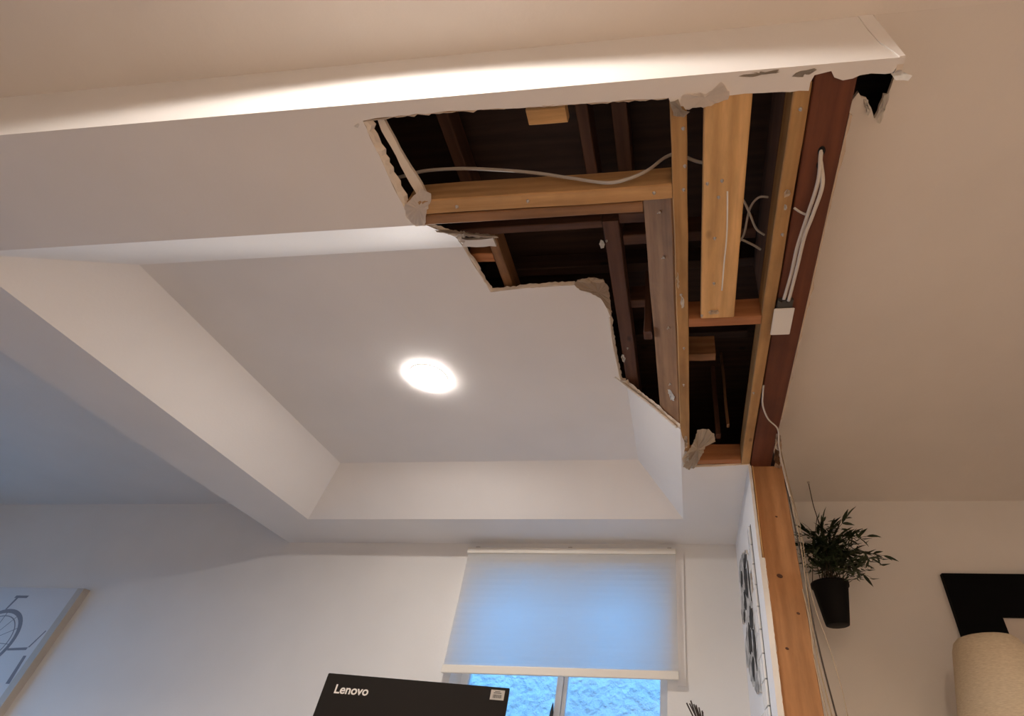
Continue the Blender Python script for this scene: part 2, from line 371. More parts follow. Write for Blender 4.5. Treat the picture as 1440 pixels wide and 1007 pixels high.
torn_rim([(-0.262, 1.772, 2.7095), (-0.188, 1.774, 2.6355), (-0.108, 1.776, 2.5555), (-0.062, 1.788, 2.5095), (-0.014, 1.791, 2.462)], (0, -1, 0), (.008, 0, .008), GYPS, sof, (0.010, 0.024), 76)
torn_rim([(0.043, 2.103, ZS+.0006), (0.12, 2.102, ZS+.0006), (0.20, 2.095, ZS+.0006), (0.300, 2.088, ZS+.0006)], (0, -1, 0), (0, 0, .006), PAPER, sof, (0.002, 0.006), 77)
torn_rim([(-0.718, 0.772, 2.4695), (-0.706, 0.831, 2.5285), (-0.702, 0.886, 2.5835), (-0.735, 0.975, 2.6725)], (1, 0, 0), (0, -.008, .008), GYPS, sof, (0.006, 0.014), 78)
# torn strips, flaps and paper left round the hole
def sc3(pts, z): return [(p[0], p[1], z) for p in pts]
scrap('torn_flap', [(-0.748, 0.705, ZS-.001), (-0.735, 0.695, ZS-.002), (-0.70, 0.672, ZS+.004), (-0.684, 0.660, ZS+.010), (-0.660, 0.676, ZS+.008), (-0.665, 0.692, ZS+.002), (-0.690, 0.725, ZS-.002), (-0.703, 0.752, ZS-.003), (-0.712, 0.766, ZS-.001), (-0.738, 0.766, ZS-.001), (-0.754, 0.738, ZS-.002)], PAPERW, sof, th=0.006, curl=0.0012, seed=21)
slab('torn_edge', rag([(-0.722, 0.485), (-0.717, 0.60), (-0.712, 0.65), (-0.706, 0.705)], 0.003, 0.02, 22) + rag([(-0.683, 0.712), (-0.681, 0.655), (-0.698, 0.56), (-0.705, 0.485)], 0.002, 0.02, 23), FZ(ZS+0.020), 0.010, GYPS, sof)
slab('torn_edge', rag([(-0.749, 0.968), (-0.69, 0.975), (-0.63, 0.972)], 0.003, 0.02, 24) + rag([(-0.628, 1.006), (-0.70, 1.004), (-0.749, 1.001)], 0.003, 0.02, 25), FZ(ZT-0.004), DW, PAINT, sof, GYPS)
scrap('torn_paper', [(-0.708, 0.80, 2.49), (-0.700, 0.83, 2.535), (-0.66, 0.90, 2.62), (-0.61, 0.94, 2.66), (-0.60, 0.955, 2.675), (-0.66, 0.93, 2.64), (-0.705, 0.87, 2.57)], GYPS, sof, th=0.003, curl=0.006, seed=26)
scrap('torn_paper', sc3([(-0.388, 1.190), (-0.372, 1.168), (-0.328, 1.160), (-0.277, 1.170), (-0.262, 1.208), (-0.264, 1.335), (-0.285, 1.30), (-0.296, 1.262), (-0.332, 1.232), (-0.37, 1.217)], ZT-0.001), PAPERB, sof, th=0.004, curl=0.002, seed=27)
scrap('torn_paper', sc3([(-0.372, 1.172), (-0.350, 1.160), (-0.300, 1.162), (-0.272, 1.176), (-0.30, 1.186), (-0.345, 1.182)], ZT-0.004), PAPER, sof, th=0.003, curl=0.003, seed=28)
# rolled paper edge along the torn right-hand slope
rp = [(-0.268, 1.76, 2.705), (-0.235, 1.768, 2.672), (-0.19, 1.768, 2.628), (-0.145, 1.770, 2.585), (-0.112, 1.774, 2.553), (-0.07, 1.782, 2.513), (-0.025, 1.788, 2.468)]
tube('torn_paper', rp, [0.004 + 0.004*abs(math.sin(i*1.3)) for i in range(49)], GYPS, sof, seg=6)
tube('torn_paper', [(-0.30, 1.72, ZT), (-0.272, 1.752, ZT-0.004), (-0.245, 1.765, 2.678)], 0.006, WHITEP, sof, seg=6)
tube('torn_paper', [(-0.276, 1.36, ZT-.002), (-0.282, 1.49, ZT-.003), (-0.279, 1.63, ZT-.002), (-0.276, 1.735, ZT-.003)], 0.0035, GYPS, sof, seg=6)
scrap('torn_flap', [(0.000, 2.095, ZS-.004), (-0.010, 2.02, ZS-.006), (0.012, 1.970, ZS-.006), (0.040, 1.905, ZS+.0), (0.062, 1.815, ZS+.012), (0.10, 1.815, ZS+.016), (0.134, 1.850, ZS+.014), (0.140, 1.905, ZS+.010), (0.106, 1.895, ZS+.006), (0.084, 1.985, ZS-.002), (0.060, 2.07, ZS-.006), (0.024, 2.115, ZS-.006)], PAPER, sof, th=0.003, curl=0.006, seed=29)
for i in range(9):
    a = rnd.uniform(0, 6.28); cx, cy = rnd.uniform(-0.01, 0.045), rnd.uniform(2.03, 2.11)
    scrap('plaster_crumb', [(cx+rnd.uniform(.004, .011)*math.cos(a+q), cy+rnd.uniform(.006, .016)*math.sin(a+q), ZS-0.006+rnd.uniform(-.004, .002)) for q in (0, 1.2, 2.5, 3.7, 5.0)], WHITEP if i % 2 else PAPER, sof, th=0.003, curl=0.004, seed=40+i)
scrap('torn_paper', sc3([(0.139, 0.4495), (0.172, 0.4455), (0.225, 0.4435), (0.229, 0.4475), (0.19, 0.4505), (0.16, 0.452)], ZS-0.0006), PLGREY, sof, th=0.001, curl=0.0003, seed=30)
scrap('torn_paper', sc3([(0.255, 0.459), (0.262, 0.4525), (0.285, 0.449), (0.300, 0.447), (0.306, 0.450), (0.294, 0.458), (0.277, 0.462)], ZS-0.0006), PLGREY, sof, th=0.001, curl=0.0003, seed=31)
scrap('torn_paper', [(0.012, 0.488, ZS-.001), (0.016, 0.478, ZS-.001), (0.081, 0.475, ZS-.001), (0.099, 0.466, ZS-.001), (0.102, 0.457, ZS-.001), (0.122, 0.477, ZS-.002), (0.119, 0.495, ZS-.004), (0.082, 0.504, ZS-.005), (0.024, 0.508, ZS-.005)], PAPERW, sof, th=0.002, curl=0.0003, seed=32)
scrap('torn_paper', [(-0.012, 0.490, ZS-.003), (0.008, 0.486, ZS-.003), (0.016, 0.508, ZS-.004), (0.034, 0.514, ZS-.006), (0.020, 0.524, ZS-.006), (-0.004, 0.520, ZS-.005)], PLGREY, sof, th=0.004, curl=0.003, seed=33)
scrap('torn_paper', [(0.464, 0.470, ZS-.001), (0.486, 0.466, ZS-.001), (0.503, 0.470, ZS-.020), (0.492, 0.474, ZS-.034), (0.468, 0.474, ZS-.026)], WHITEP, sof, th=0.003, curl=0.001, seed=34, ragged=0.0005)
scrap('torn_paper', [(-0.775, 0.487, ZS-.001), (-0.762, 0.480, ZS-.001), (-0.757, 0.483, ZS-.003), (-0.766, 0.490, ZS-.004)], WHITEP, sof, th=0.001, curl=0.001, seed=35)

# partition stub on the right: drywall left face with tiles; fir core and right face
part = empty('wall_partition', (0.35, 2.4, 0), kind='structure')
box('stud_core', 0.318, 0.440, 2.262, YB, 0, ZS-0.001, POST, part)
slab('drywall', rag([(2.092, ZS-0.001), (2.09, 2.30), (2.094, 2.13), (2.09, 2.02)], 0.002, 0.03, 50) + [(YB, 2.02), (YB, ZS-0.001)], ((0.295, 0, 0), (0, 1, 0), (0, 0, 1), (1, 0, 0)), 0.0125, PAINT, part, WHITEP)
slab('drywall', rag([(2.078, 2.0195), (2.074, 1.8), (2.080, 1.5), (2.076, 1.0), (2.078, 0.0)], 0.0025, 0.03, 52) + [(YB, 0), (YB, 2.0195)], ((0.295, 0, 0), (0, 1, 0), (0, 0, 1), (1, 0, 0)), 0.0205, PAINT, part, WHITEP)
torn_rim([(0.3157, 2.078, 2.015), (0.3157, 2.074, 1.8), (0.3157, 2.080, 1.5), (0.3157, 2.078, 1.0)], (0, -1, 0), (.0012, 0, 0), PAPER, part, (0.0005, 0.002), 53)
box('drywall', 0.456, 0.469, 2.27, YB, 0, ZC-0.001, PAINT, part)
lumber('furring', 0.3105, 0.3165, 2.092, 2.125, 2.021, ZS-0.002, PINE, part)
TILE, _, _ = new_mat('white_tile', (0.78, 0.77, 0.75), 0.18)
GROUT = mat_paint('grout', (0.10, 0.095, 0.09), bump=0.4, scale=120)
MORT = mat_paint('mortar_bed', (0.40, 0.375, 0.34), bump=1.0, scale=45, var=0.75, rough=0.95, cs=22)
MORTD = mat_paint('dark_adhesive', (0.030, 0.026, 0.023), bump=1.0, scale=70, var=0.8, rough=0.95, cs=30)
box('grout_bed', 0.2935, 0.2950, 2.235, 2.375, 0.90, 2.235, GROUT, part)
tw = bmesh.new(); box_bm(tw, 0, 0.0085, 0, 0.128, 0, 0.0845); bmesh.ops.bevel(tw, geom=list(tw.edges), offset=0.0012, segments=1, affect='EDGES')
tme = me_from_bm('tile', tw); tme.materials.append(TILE)
tw2 = bmesh.new(); box_bm(tw2, 0, 0.0085, 0, 0.061, 0, 0.0845); bmesh.ops.bevel(tw2, geom=list(tw2.edges), offset=0.0012, segments=1, affect='EDGES')
tme2 = me_from_bm('tile', tw2); tme2.materials.append(TILE)
for k in range(15):
    z = 0.905 + k*0.0885
    if k % 2: link('tile', tme, TILE, part, (0.2848, 2.240, z))
    else:
        link('tile', tme2, TILE, part, (0.2848, 2.240, z))
        if k < 12: link('tile', tme2, TILE, part, (0.2848, 2.305, z))
    if k < 7:
        for c in range(3): link('tile', tme, TILE, part, (0.2848, 2.373+0.131*c + (0.0 if k % 2 else 0.0), z))
mp_ = [(2.375, 2.13), (2.45, 2.20), (2.56, 2.235), (2.70, 2.255), (2.82, 2.25), (2.88, 2.20), (2.84, 2.12), (2.93, 2.06), (2.90, 1.98), (2.80, 1.97), (2.72, 1.93), (2.86, 1.88), (2.90, 1.80), (2.78, 1.72), (2.70, 1.66), (2.60, 1.62), (2.48, 1.60), (2.375, 1.60)]
slab('mortar_patch', rag(mp_ + [mp_[0]], 0.016, 0.025, 51)[:-1], ((0.2949, 0, 0), (0, 1, 0), (0, 0, 1), (-1, 0, 0)), 0.009, MORT, part, GYPS)
for (py, pz, ry, rz_, sd) in ((2.56, 2.09, 0.07, 0.09, 1), (2.68, 2.03, 0.05, 0.06, 2), (2.50, 1.90, 0.08, 0.05, 3), (2.62, 1.84, 0.08, 0.07, 4), (2.46, 1.77, 0.04, 0.08, 5), (2.74, 2.16, 0.05, 0.04, 6), (2.42, 2.05, 0.02, 0.10, 7), (2.60, 1.72, 0.07, 0.05, 8), (2.78, 1.99, 0.05, 0.03, 9), (2.52, 2.17, 0.08, 0.03, 10)):
    q = random.Random(sd)
    slab('adhesive_patch', [(py+ry*q.uniform(.55, 1.2)*math.cos(a*math.pi/6), pz+rz_*q.uniform(.55, 1.2)*math.sin(a*math.pi/6)) for a in range(12)], ((0.2859, 0, 0), (0, 1, 0), (0, 0, 1), (-1, 0, 0)), 0.0025, MORTD, part)

# ------------------------------------------------------------------ timber framing inside the opened soffit
NAILM, _, _ = new_mat('steel_nail', (0.55, 0.50, 0.45), 0.4, Metallic=0.7)
frm = empty('ceiling_framing', (0.1, 1.2, ZS), 'exposed timber framing inside the torn open ceiling soffit', 'framing')
z1 = ZS+0.003
stud_h = lumber('stud', XR0, 0.0265, 0.475, 2.085, z1, z1+0.089, PINE_Y, frm, label='narrow pine stud along the inner edge of the right soffit')
stud_k = lumber('stud', 0.263, 0.302, 0.475, 2.085, z1, z1+0.089, PINE_Y, frm, label='narrow yellow pine stud beside the red brown beam')
board = lumber('board', 0.066, 0.174, 0.475, 1.163, z1-0.001, z1+0.037, PINE, frm, wob=0.0004, label='wide flat fresh pine board between the two studs')
blk = lumber('blocking', 0.0275, 0.262, 1.165, 1.203, z1, z1+0.089, PINE_O, frm, label='short orange cross block at the end of the wide board')
blk2 = lumber('blocking', 0.0275, 0.262, 2.062, 2.100, z1+0.008, z1+0.097, PINE_O, frm, label='short orange cross block closing the far end of the hole')
hdr = lumber('header', -0.735, -0.0135, 0.692, 0.734, z1, z1+0.089, PINE_G, frm, label='golden pine header crossing the hole')
nail_d = lumber('nailer', -0.735, -0.0935, 0.737, 0.767, z1+0.001, z1+0.09, BROWN, frm, label='brown nailer along the far side of the pine header')
join_g = lumber('joist', -0.0595, 0.0595, 0.737, 1.86, -0.019, 0.019, BROWN, frm, label='flat weathered brown board against the inner stud')
join_g.rotation_euler = (Matrix.Rotation(math.radians(45), 3, 'Y') @ Matrix.Rotation(math.pi/2, 3, 'Z')).to_euler()
join_g.location = (-0.0585+0.0135, 1.2985, 2.5245+0.0135)
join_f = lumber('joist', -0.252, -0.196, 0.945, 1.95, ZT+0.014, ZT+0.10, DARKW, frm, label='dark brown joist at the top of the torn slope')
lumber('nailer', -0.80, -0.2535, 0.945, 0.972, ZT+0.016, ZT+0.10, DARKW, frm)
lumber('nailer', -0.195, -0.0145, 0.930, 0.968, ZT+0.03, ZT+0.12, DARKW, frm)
lumber('joist', 0.2635, 0.300, 0.475, 1.163, z1+0.092, z1+0.27, DARKW, frm)
lumber('plate', -0.745, 0.262, 0.454, 0.4735, ZS+0.014, ZS+0.052, PINE_O, frm)
lumber('blocking', -0.372, -0.272, 0.517, 0.556, 2.550, 2.588, PINE, frm, label='small bright pine block nailed inside the near cavity')
lumber('joist', -0.668, -0.634, 0.98, 1.40, 2.735, 2.82, BROWN, frm)
lumber('blocking', -0.760, -0.669, 1.06, 1.098, 2.735, 2.80, PINE_O, frm)
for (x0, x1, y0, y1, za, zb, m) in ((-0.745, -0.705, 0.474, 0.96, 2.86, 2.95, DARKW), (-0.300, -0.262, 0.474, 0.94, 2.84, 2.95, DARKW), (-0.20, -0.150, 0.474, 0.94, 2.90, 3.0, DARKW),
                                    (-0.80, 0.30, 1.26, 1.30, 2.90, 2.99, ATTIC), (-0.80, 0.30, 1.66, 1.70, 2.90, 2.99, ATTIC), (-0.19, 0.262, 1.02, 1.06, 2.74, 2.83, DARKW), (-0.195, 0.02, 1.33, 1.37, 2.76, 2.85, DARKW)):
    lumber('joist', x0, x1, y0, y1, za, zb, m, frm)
# deep in the far bay: reddish block and two thin uprights
lumber('blocking', 0.0275, 0.130, 1.44, 1.478, 2.56, 2.66, BROWN, frm)
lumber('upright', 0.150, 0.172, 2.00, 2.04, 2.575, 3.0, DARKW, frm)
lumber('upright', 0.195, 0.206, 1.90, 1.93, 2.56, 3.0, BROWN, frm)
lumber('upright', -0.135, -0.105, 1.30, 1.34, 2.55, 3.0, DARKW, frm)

# support beam and post
bmo = empty('support_beam', (0.355, 0.46, ZS+0.008), 'red brown timber beam running along the torn ceiling to the post', 'beam')
lumber('beam_body', 0.307, 0.400, 0.455, 2.255, ZS+0.008, ZS+0.258, BEAM, bmo)
BLK, _, _ = new_mat('black_hole', (0.006, 0.005, 0.004), 0.9)
def disc(name, x, y, z, rx, ry, mat, parent):
    me = lathe_me(name, [(0.62, 0.003), (1.0, 0.0025), (1.0, 0.0)], 20); o = link(name, me, mat, parent, (x, y, z)); o.scale = (rx, ry, 1); return o
disc('drilled_hole', 0.352, 0.634, ZS+0.0063, 0.009, 0.012, BLK, bmo)
disc('drilled_hole', 0.353, 0.668, ZS+0.0063, 0.007, 0.010, BLK, bmo)
disc('drilled_hole', 0.350, 0.806, ZS+0.0063, 0.007, 0.009, BLK, bmo)
rr = random.Random(5)
scrp = [(0.400, 0.55+0.03*i) for i in range(41)]
pts_o = [(0.399, y) for _, y in scrp]; pts_i = [(0.4025+abs(rr.gauss(0, .0028)), y+rr.uniform(-.008, .008)) for _, y in scrp]
slab('torn_fringe', pts_o + pts_i[::-1], FZ(ZS+0.0075), 0.006, PAPERB, bmo)
pst = empty('support_post', (0.387, 2.185, 0), 'upright fir post with knots at the end of the tiled wall', 'post')
lumber('post_body', 0.3180, 0.4550, 2.1150, 2.2550, 0.0, ZS+0.0065, POST, pst)
for (x, z, s_) in ((0.372, 1.958, .012), (0.422, 1.815, .007), (0.362, 1.690, .006), (0.393, 2.215, .006), (0.385, 2.30, .005), (0.412, 2.28, .004), (0.375, 2.385, .006)):
    me = lathe_me('knot', [(1.0, 0.0), (0.8, 0.0008), (0.3, 0.001)], 14)
    o = link('knot', me, DARKW, pst, (x, 2.1154, z), (math.pi/2, 0, 0)); o.rotation_euler = (math.pi/2, 0.35, 0); o.scale = (s_*1.15, s_*0.75, 1)
for (x, y, sd) in ((0.404, 1.90, 1), (0.412, 2.02, 2), (0.425, 2.09, 3)):
    scrap('torn_paper', [(x-.012, y-.06, ZS+.004), (x+.006, y-.05, ZS+.001), (x+.018, y+.01, ZS-.004), (x+.022, y+.06, ZS-.012), (x+.004, y+.05, ZS-.004), (x-.010, y+.01, ZS+.002)], PAPERB if sd != 2 else BROWN, pst, th=0.002, curl=0.004, seed=sd+300)

# nails, screws and paper shreds left on the timber (sub-parts)
nme = lathe_me('nail', [(0.0045, 0.0), (0.0045, -0.002), (0.0015, -0.0025), (0.0015, -0.010)], 10)
nme.materials.append(NAILM)
def nails(o, pts, z=z1):
    for (x, y) in pts: link('nail', nme, NAILM, o, (x, y, z+0.0005))
nails(stud_h, [(0.018, 0.553), (0.021, 0.645), (0.017, 0.708), (0.004, 1.06), (0.010, 1.30), (0.006, 1.50)])
nails(stud_k, [(0.285, 0.530), (0.288, 0.86), (0.272, 1.56)])
nails(board, [(0.078, 0.695), (0.115, 0.690), (0.102, 0.860), (0.108, 0.735), (0.105, 1.02), (0.070, 1.15)], z1-0.001)
nails(hdr, [(-0.40, 0.712), (-0.06, 0.712), (-0.60, 0.715)])
for (x, y) in ((-0.05, 0.80), (-0.045, 0.95), (-0.04, 1.24), (-0.045, 1.55)): link('nail', nme, NAILM, join_g, (x, y, 2.4645-x), (0, math.radians(45), 0))
nails(join_f, [(-0.245, 1.02), (-0.225, 1.55)], ZT+0.014)
def shred(o, x, y, z, sx, sy, mat, seed):
    q = random.Random(seed)
    scrap('paper_shred', [(x+sx*q.uniform(.6, 1.1)*math.cos(a), y+sy*q.uniform(.6, 1.1)*math.sin(a), z-0.002-q.uniform(0, .004)) for a in (0.2, 1.1, 2.2, 3.3, 4.3, 5.4)], mat, o, th=0.0012, curl=0.004, seed=seed)
shred(stud_h, 0.007, 1.09, z1, 0.007, 0.035, WHITEP, 61); shred(stud_h, -0.004, 1.00, z1, 0.004, 0.04, PAPER, 62); shred(stud_h, 0.012, 2.0, z1, 0.014, 0.05, WHITEP, 63)
shred(stud_h, 0.010, 1.88, z1, 0.012, 0.06, PAPER, 67)
shred(stud_k, 0.283, 0.735, z1, 0.011, 0.014, PAPER, 64); shred(stud_k, 0.284, 0.775, z1, 0.006, 0.010, WHITEP, 65)
shred(board, 0.110, 1.135, z1-0.001, 0.026, 0.012, PAPER, 66)
scrap('paper_shred', [(-0.060, 1.60, 2.521), (-0.045, 1.59, 2.506), (-0.030, 1.61, 2.491), (-0.034, 1.64, 2.493), (-0.05, 1.65, 2.508)], WHITEP, join_g, curl=0.003, seed=68)
tube('glue_streak', [(0.130, 0.72, z1-.0012), (0.133, 0.78, z1-.0012), (0.135, 0.86, z1-.0012), (0.132, 0.95, z1-.0012), (0.130, 1.05, z1-.0012)], 0.0022, WHITEP, board, seg=6, flat=0.4)
shred(join_f, -0.262, 1.03, ZT+0.014, 0.010, 0.020, WHITEP, 69); shred(join_f, -0.250, 1.60, ZT+0.008, 0.010, 0.03, WHITEP, 70)

# ------------------------------------------------------------------ cables
CABLE, _, _ = new_mat('cable_sheath', (0.62, 0.57, 0.50), 0.45)
CABLEG, _, _ = new_mat('cable_sheath_grey', (0.45, 0.42, 0.39), 0.45)
def cable(pts, label, rad=0.0054, mat=None, group=None):
    o = tube('electrical_cable', pts, rad, mat or CABLE, None, seg=8, flat=0.62)
    return tag(o, label, 'cable', group)
zb = ZS+0.006
cable([(0.352, 0.634, zb+0.004), (0.350, 0.642, zb-0.006), (0.352, 0.702, 2.446), (0.339, 0.801, 2.44), (0.329, 0.89, 2.44), (0.327, 0.988, 2.445), (0.320, 1.085, 2.449)], 'pale cable leaving the upper drilled hole, left one of the pair to the switch box')
cable([(0.354, 0.660, zb+0.004), (0.356, 0.667, zb-0.006), (0.362, 0.710, 2.437), (0.349, 0.785, 2.426), (0.339, 0.849, 2.426), (0.337, 0.955, 2.432), (0.334, 1.088, 2.444)], 'pale cable bowing right of its twin down to the switch box')
cable([(0.306, 0.776, 2.456), (0.324, 0.789, 2.455), (0.342, 0.799, 2.456), (0.350, 0.806, zb+0.003)], 'short thin cable entering the lower drilled hole in the beam', 0.0032)
cable([(0.180, 0.985, 2.60), (0.202, 0.948, 2.60), (0.212, 0.863, 2.60), (0.234, 0.826, 2.60), (0.2628, 0.826, 2.60)], 'white cable arching upward in the dark gap right of the wide board', 0.0036, CABLEG)
cable([(0.165, 0.79, 2.585), (0.193, 0.828, 2.585), (0.215, 0.875, 2.585), (0.236, 0.92, 2.585), (0.2628, 0.943, 2.585)], 'white cable crossing behind the arching one right of the wide board', 0.0036, CABLEG)
cable([(0.185, 0.960, 2.60), (0.205, 0.970, 2.60), (0.236, 0.989, 2.60), (0.260, 1.010, 2.605)], 'lowest white cable in the gap right of the wide board', 0.0042, CABLEG)
cable([(0.304, 1.51, 2.4575), (0.306, 1.56, 2.455), (0.313, 1.631, 2.452), (0.343, 1.717, 2.450), (0.390, 1.792, 2.452), (0.408, 1.90, 2.446), (0.440, 2.05, 2.42), (0.462, 2.10, 2.30)], 'thin cable crossing the beam to the top of the post', 0.0034)
cable([(-0.790, 0.672, 2.560), (-0.755, 0.672, 2.572), (-0.708, 0.672, 2.590), (-0.602, 0.672, 2.587), (-0.494, 0.672, 2.565), (-0.387, 0.672, 2.535), (-0.285, 0.676, 2.502), (-0.187, 0.679, 2.470), (-0.132, 0.676, 2.473), (-0.077, 0.672, 2.504), (-0.030, 0.668, 2.560), (0.005, 0.665, 2.565), (0.061, 0.672, 2.530), (0.13, 0.68, 2.53)], 'long grey cable sagging across the near cavity above the pine header', 0.0050, CABLEG)

# hanging stray wires at the right edge of the post
WIRE, _, _ = new_mat('bare_wire', (0.46, 0.36, 0.24), 0.5)
WIRED, _, _ = new_mat('dark_wire', (0.06, 0.045, 0.035), 0.6)
wires = [([(0.452, 2.103, 2.609), (0.462, 2.105, 2.433), (0.471, 2.105, 2.233), (0.473, 2.105, 2.068), (0.467, 2.105, 1.904), (0.464, 2.105, 1.669), (0.481, 2.105, 1.457)], .0024, WIRE, 'tan wire hanging close along the right edge of the post'),
         ([(0.457, 2.105, 2.492), (0.473, 2.107, 2.315), (0.484, 2.105, 2.139), (0.479, 2.105, 1.974), (0.487, 2.105, 1.833), (0.513, 2.105, 1.692), (0.529, 2.105, 1.551), (0.531, 2.105, 1.410)], .0016, WIRE, 'thin pale wire curling away right of the post below the pot'),
         ([(0.455, 2.114, 2.398), (0.462, 2.113, 2.210), (0.469, 2.113, 2.021), (0.471, 2.113, 1.810), (0.480, 2.113, 1.645), (0.496, 2.113, 1.480)], .0032, WIRED, 'dark wire behind the tan ones at the right edge of the post'),
         ([(0.450, 2.103, 1.904), (0.457, 2.100, 1.786), (0.451, 2.100, 1.669), (0.455, 2.100, 1.575), (0.466, 2.100, 1.457)], .0022, WIRE, 'short loose wire strand low on the post')]
for p, r_, m, lb in wires: tag(tube('loose_wire', p, r_, m, None, seg=6), lb, 'wire')

# switch box with blank plate under the beam
PLATE, _, _ = new_mat('white_plastic', (0.80, 0.78, 0.74), 0.35)
BOXM, _, _ = new_mat('grey_metal_box', (0.055, 0.050, 0.045), 0.55)
sw = empty('junction_box', (0.325, 1.17, ZS+0.008), 'electrical junction box with white blank cover plate under the beam', 'junction box')
bmj = bmesh.new(); box_bm(bmj, 0.304, 0.352, 1.092, 1.232, ZS-0.008, ZS+0.0075); bmesh.ops.bevel(bmj, geom=list(bmj.edges), offset=0.003, segments=2, affect='EDGES')
link('box_body', me_from_bm('box_body', bmj), BOXM, sw)
bmj = bmesh.new(); box_bm(bmj, 0.2955, 0.3585, 1.122, 1.238, ZS-0.0135, ZS-0.0085); bmesh.ops.bevel(bmj, geom=[e for e in bmj.edges], offset=0.002, segments=2, affect='EDGES')
link('cover_plate', me_from_bm('cover_plate', bmj), PLATE, sw)
for (x, y) in ((0.314, 1.098), (0.332, 1.099)):
    link('clamp_screw', lathe_me('clamp_screw', [(0.003, 0), (0.003, -0.004), (0.001, -0.005)], 10), WIRED, sw, (x, y, ZS-0.008))

# ------------------------------------------------------------------ recessed lamps
LEDM = bpy.data.materials.new('led_diffuser'); LEDM.use_nodes = True
_b = LEDM.node_tree.nodes['Principled BSDF']; _b.inputs['Base Color'].default_value = (0.9, 0.9, 0.88, 1)
_b.inputs['Emission Color'].default_value = (*TRAY_COL, 1); _b.inputs['Emission Strength'].default_value = TRAY_EMIT
TRIM, _, _ = new_mat('lamp_trim', (0.82, 0.80, 0.77), 0.4)
LX, LYY = -1.155, 1.680
lamp = empty('ceiling_light', (LX, LYY, ZT), 'round flat recessed light glowing in the tray ceiling', 'ceiling light')
link('trim_ring', lathe_me('trim_ring', [(0.087, 0.0), (0.086, -0.0015), (0.083, -0.0020), (0.074, -0.0020), (0.074, 0.0)], 48), TRIM, lamp, (LX, LYY, ZT-0.0004))
link('diffuser', lathe_me('diffuser', [(0.080, -0.0022), (0.0795, -0.0045), (0.076, -0.0065), (0.05, -0.0080), (0.002, -0.0085)], 48), LEDM, lamp, (LX, LYY, ZT-0.0004))

def can_light(x, y, power, label, cone=168, blend=0.12, col=CAN_COL):
    e = empty('ceiling_light', (x, y, ZC), label, 'ceiling light', 'recessed lights of the near ceiling')
    link('trim_ring', lathe_me('trim_ring', [(0.095, 0.0), (0.094, -0.004), (0.080, -0.006), (0.076, -0.002), (0.076, 0.0)], 40), TRIM, e, (x, y, ZC-0.0004))
    ld = bpy.data.lights.new('can_lamp', 'SPOT'); ld.energy = power; ld.color = col; ld.shadow_soft_size = 0.06
    ld.spot_size = math.radians(cone); ld.spot_blend = blend
    lo = bpy.data.objects.new('can_lamp', ld); COL.objects.link(lo); lo.location = (x, y, ZC-0.01)
    lo.parent = e; lo.matrix_parent_inverse = world_of(e).inverted()
can_light(-0.62, -0.22, CAN_POWER*0.6, 'recessed round light in the near ceiling facing the soffit front', col=(1.0, 0.93, 0.86))
can_light(1.00, -1.10, CAN_POWER*3.5, 'unseen round lamp added behind the viewer to warm the right side', 115, 0.5, FILL_WARM)  # added fill lamp: its floor bounce warms the right-hand ceiling
can_light(0.10, -2.50, CAN_POWER*1.2, 'recessed round light furthest back in the near ceiling', col=(1.0, 0.80, 0.60))
can_light(0.15, -0.20, CAN_POWER*2.1, 'unseen round lamp added above the viewer to bounce light off the floor', 115, 0.5)  # added fill lamp: lifts the tray and undersides by floor bounce

# ------------------------------------------------------------------ windows
FRAMEM, _, _ = new_mat('window_vinyl', (0.74, 0.77, 0.80), 0.35)
GLASS = bpy.data.materials.new('window_glass'); GLASS.use_nodes = True
nt = GLASS.node_tree; nt.nodes.clear()
_o = nt.nodes.new('ShaderNodeOutputMaterial'); _t = nt.nodes.new('ShaderNodeBsdfTransparent'); _g = nt.nodes.new('ShaderNodeBsdfGlossy'); _m = nt.nodes.new('ShaderNodeMixShader')
_fr = nt.nodes.new('ShaderNodeFresnel'); _fr.inputs['IOR'].default_value = 1.35
_g.inputs['Roughness'].default_value = 0.02; _t.inputs['Color'].default_value = (0.96, 0.98, 1.0, 1)
nt.links.new(_fr.outputs[0], _m.inputs[0]); nt.links.new(_t.outputs[0], _m.inputs[1]); nt.links.new(_g.outputs[0], _m.inputs[2]); nt.links.new(_m.outputs[0], _o.inputs[0])

win = empty('window_1', ((WX0+WX1)/2, YB, WZ0), kind='structure')
fy0, fy1 = YB+0.150, YB+0.200
for (x0, x1, z0, z1_) in ((WX0, WX0+0.045, WZ0, WZ1), (WX1-0.045, WX1, WZ0, WZ1), (WX0+0.045, WX1-0.045, WZ0, WZ0+0.045), (WX0+0.045, WX1-0.045, WZ1-0.045, WZ1)):
    box('window_frame', x0, x1, fy0, fy1, z0, z1_, FRAMEM, win, bevel=0.003)
MX = -0.708
box('mullion', MX-0.022, MX+0.012, fy0-0.004, fy1-0.004, WZ0+0.045, WZ1-0.045, FRAMEM, win, bevel=0.003)
box('mullion', MX+0.014, MX+0.034, fy0+0.016, fy1-0.002, WZ0+0.045, WZ1-0.045, FRAMEM, win, bevel=0.002)
box('window_pane', WX0+0.045, MX-0.022, fy0+0.02, fy0+0.024, WZ0+0.045, WZ1-0.045, GLASS, win)
box('window_pane', MX+0.034, WX1-0.045, fy0+0.03, fy0+0.034, WZ0+0.045, WZ1-0.045, GLASS, win)
for (x0, x1) in ((-0.062, -0.018),):
    box('side_strip', x0, x1, YB-0.012, YB-0.0005, 1.700, 2.40, PAINT, win, bevel=0.002)  # thin white strip on the wall right of the blind
LATCH, _, _ = new_mat('black_latch', (0.02, 0.02, 0.022), 0.4)
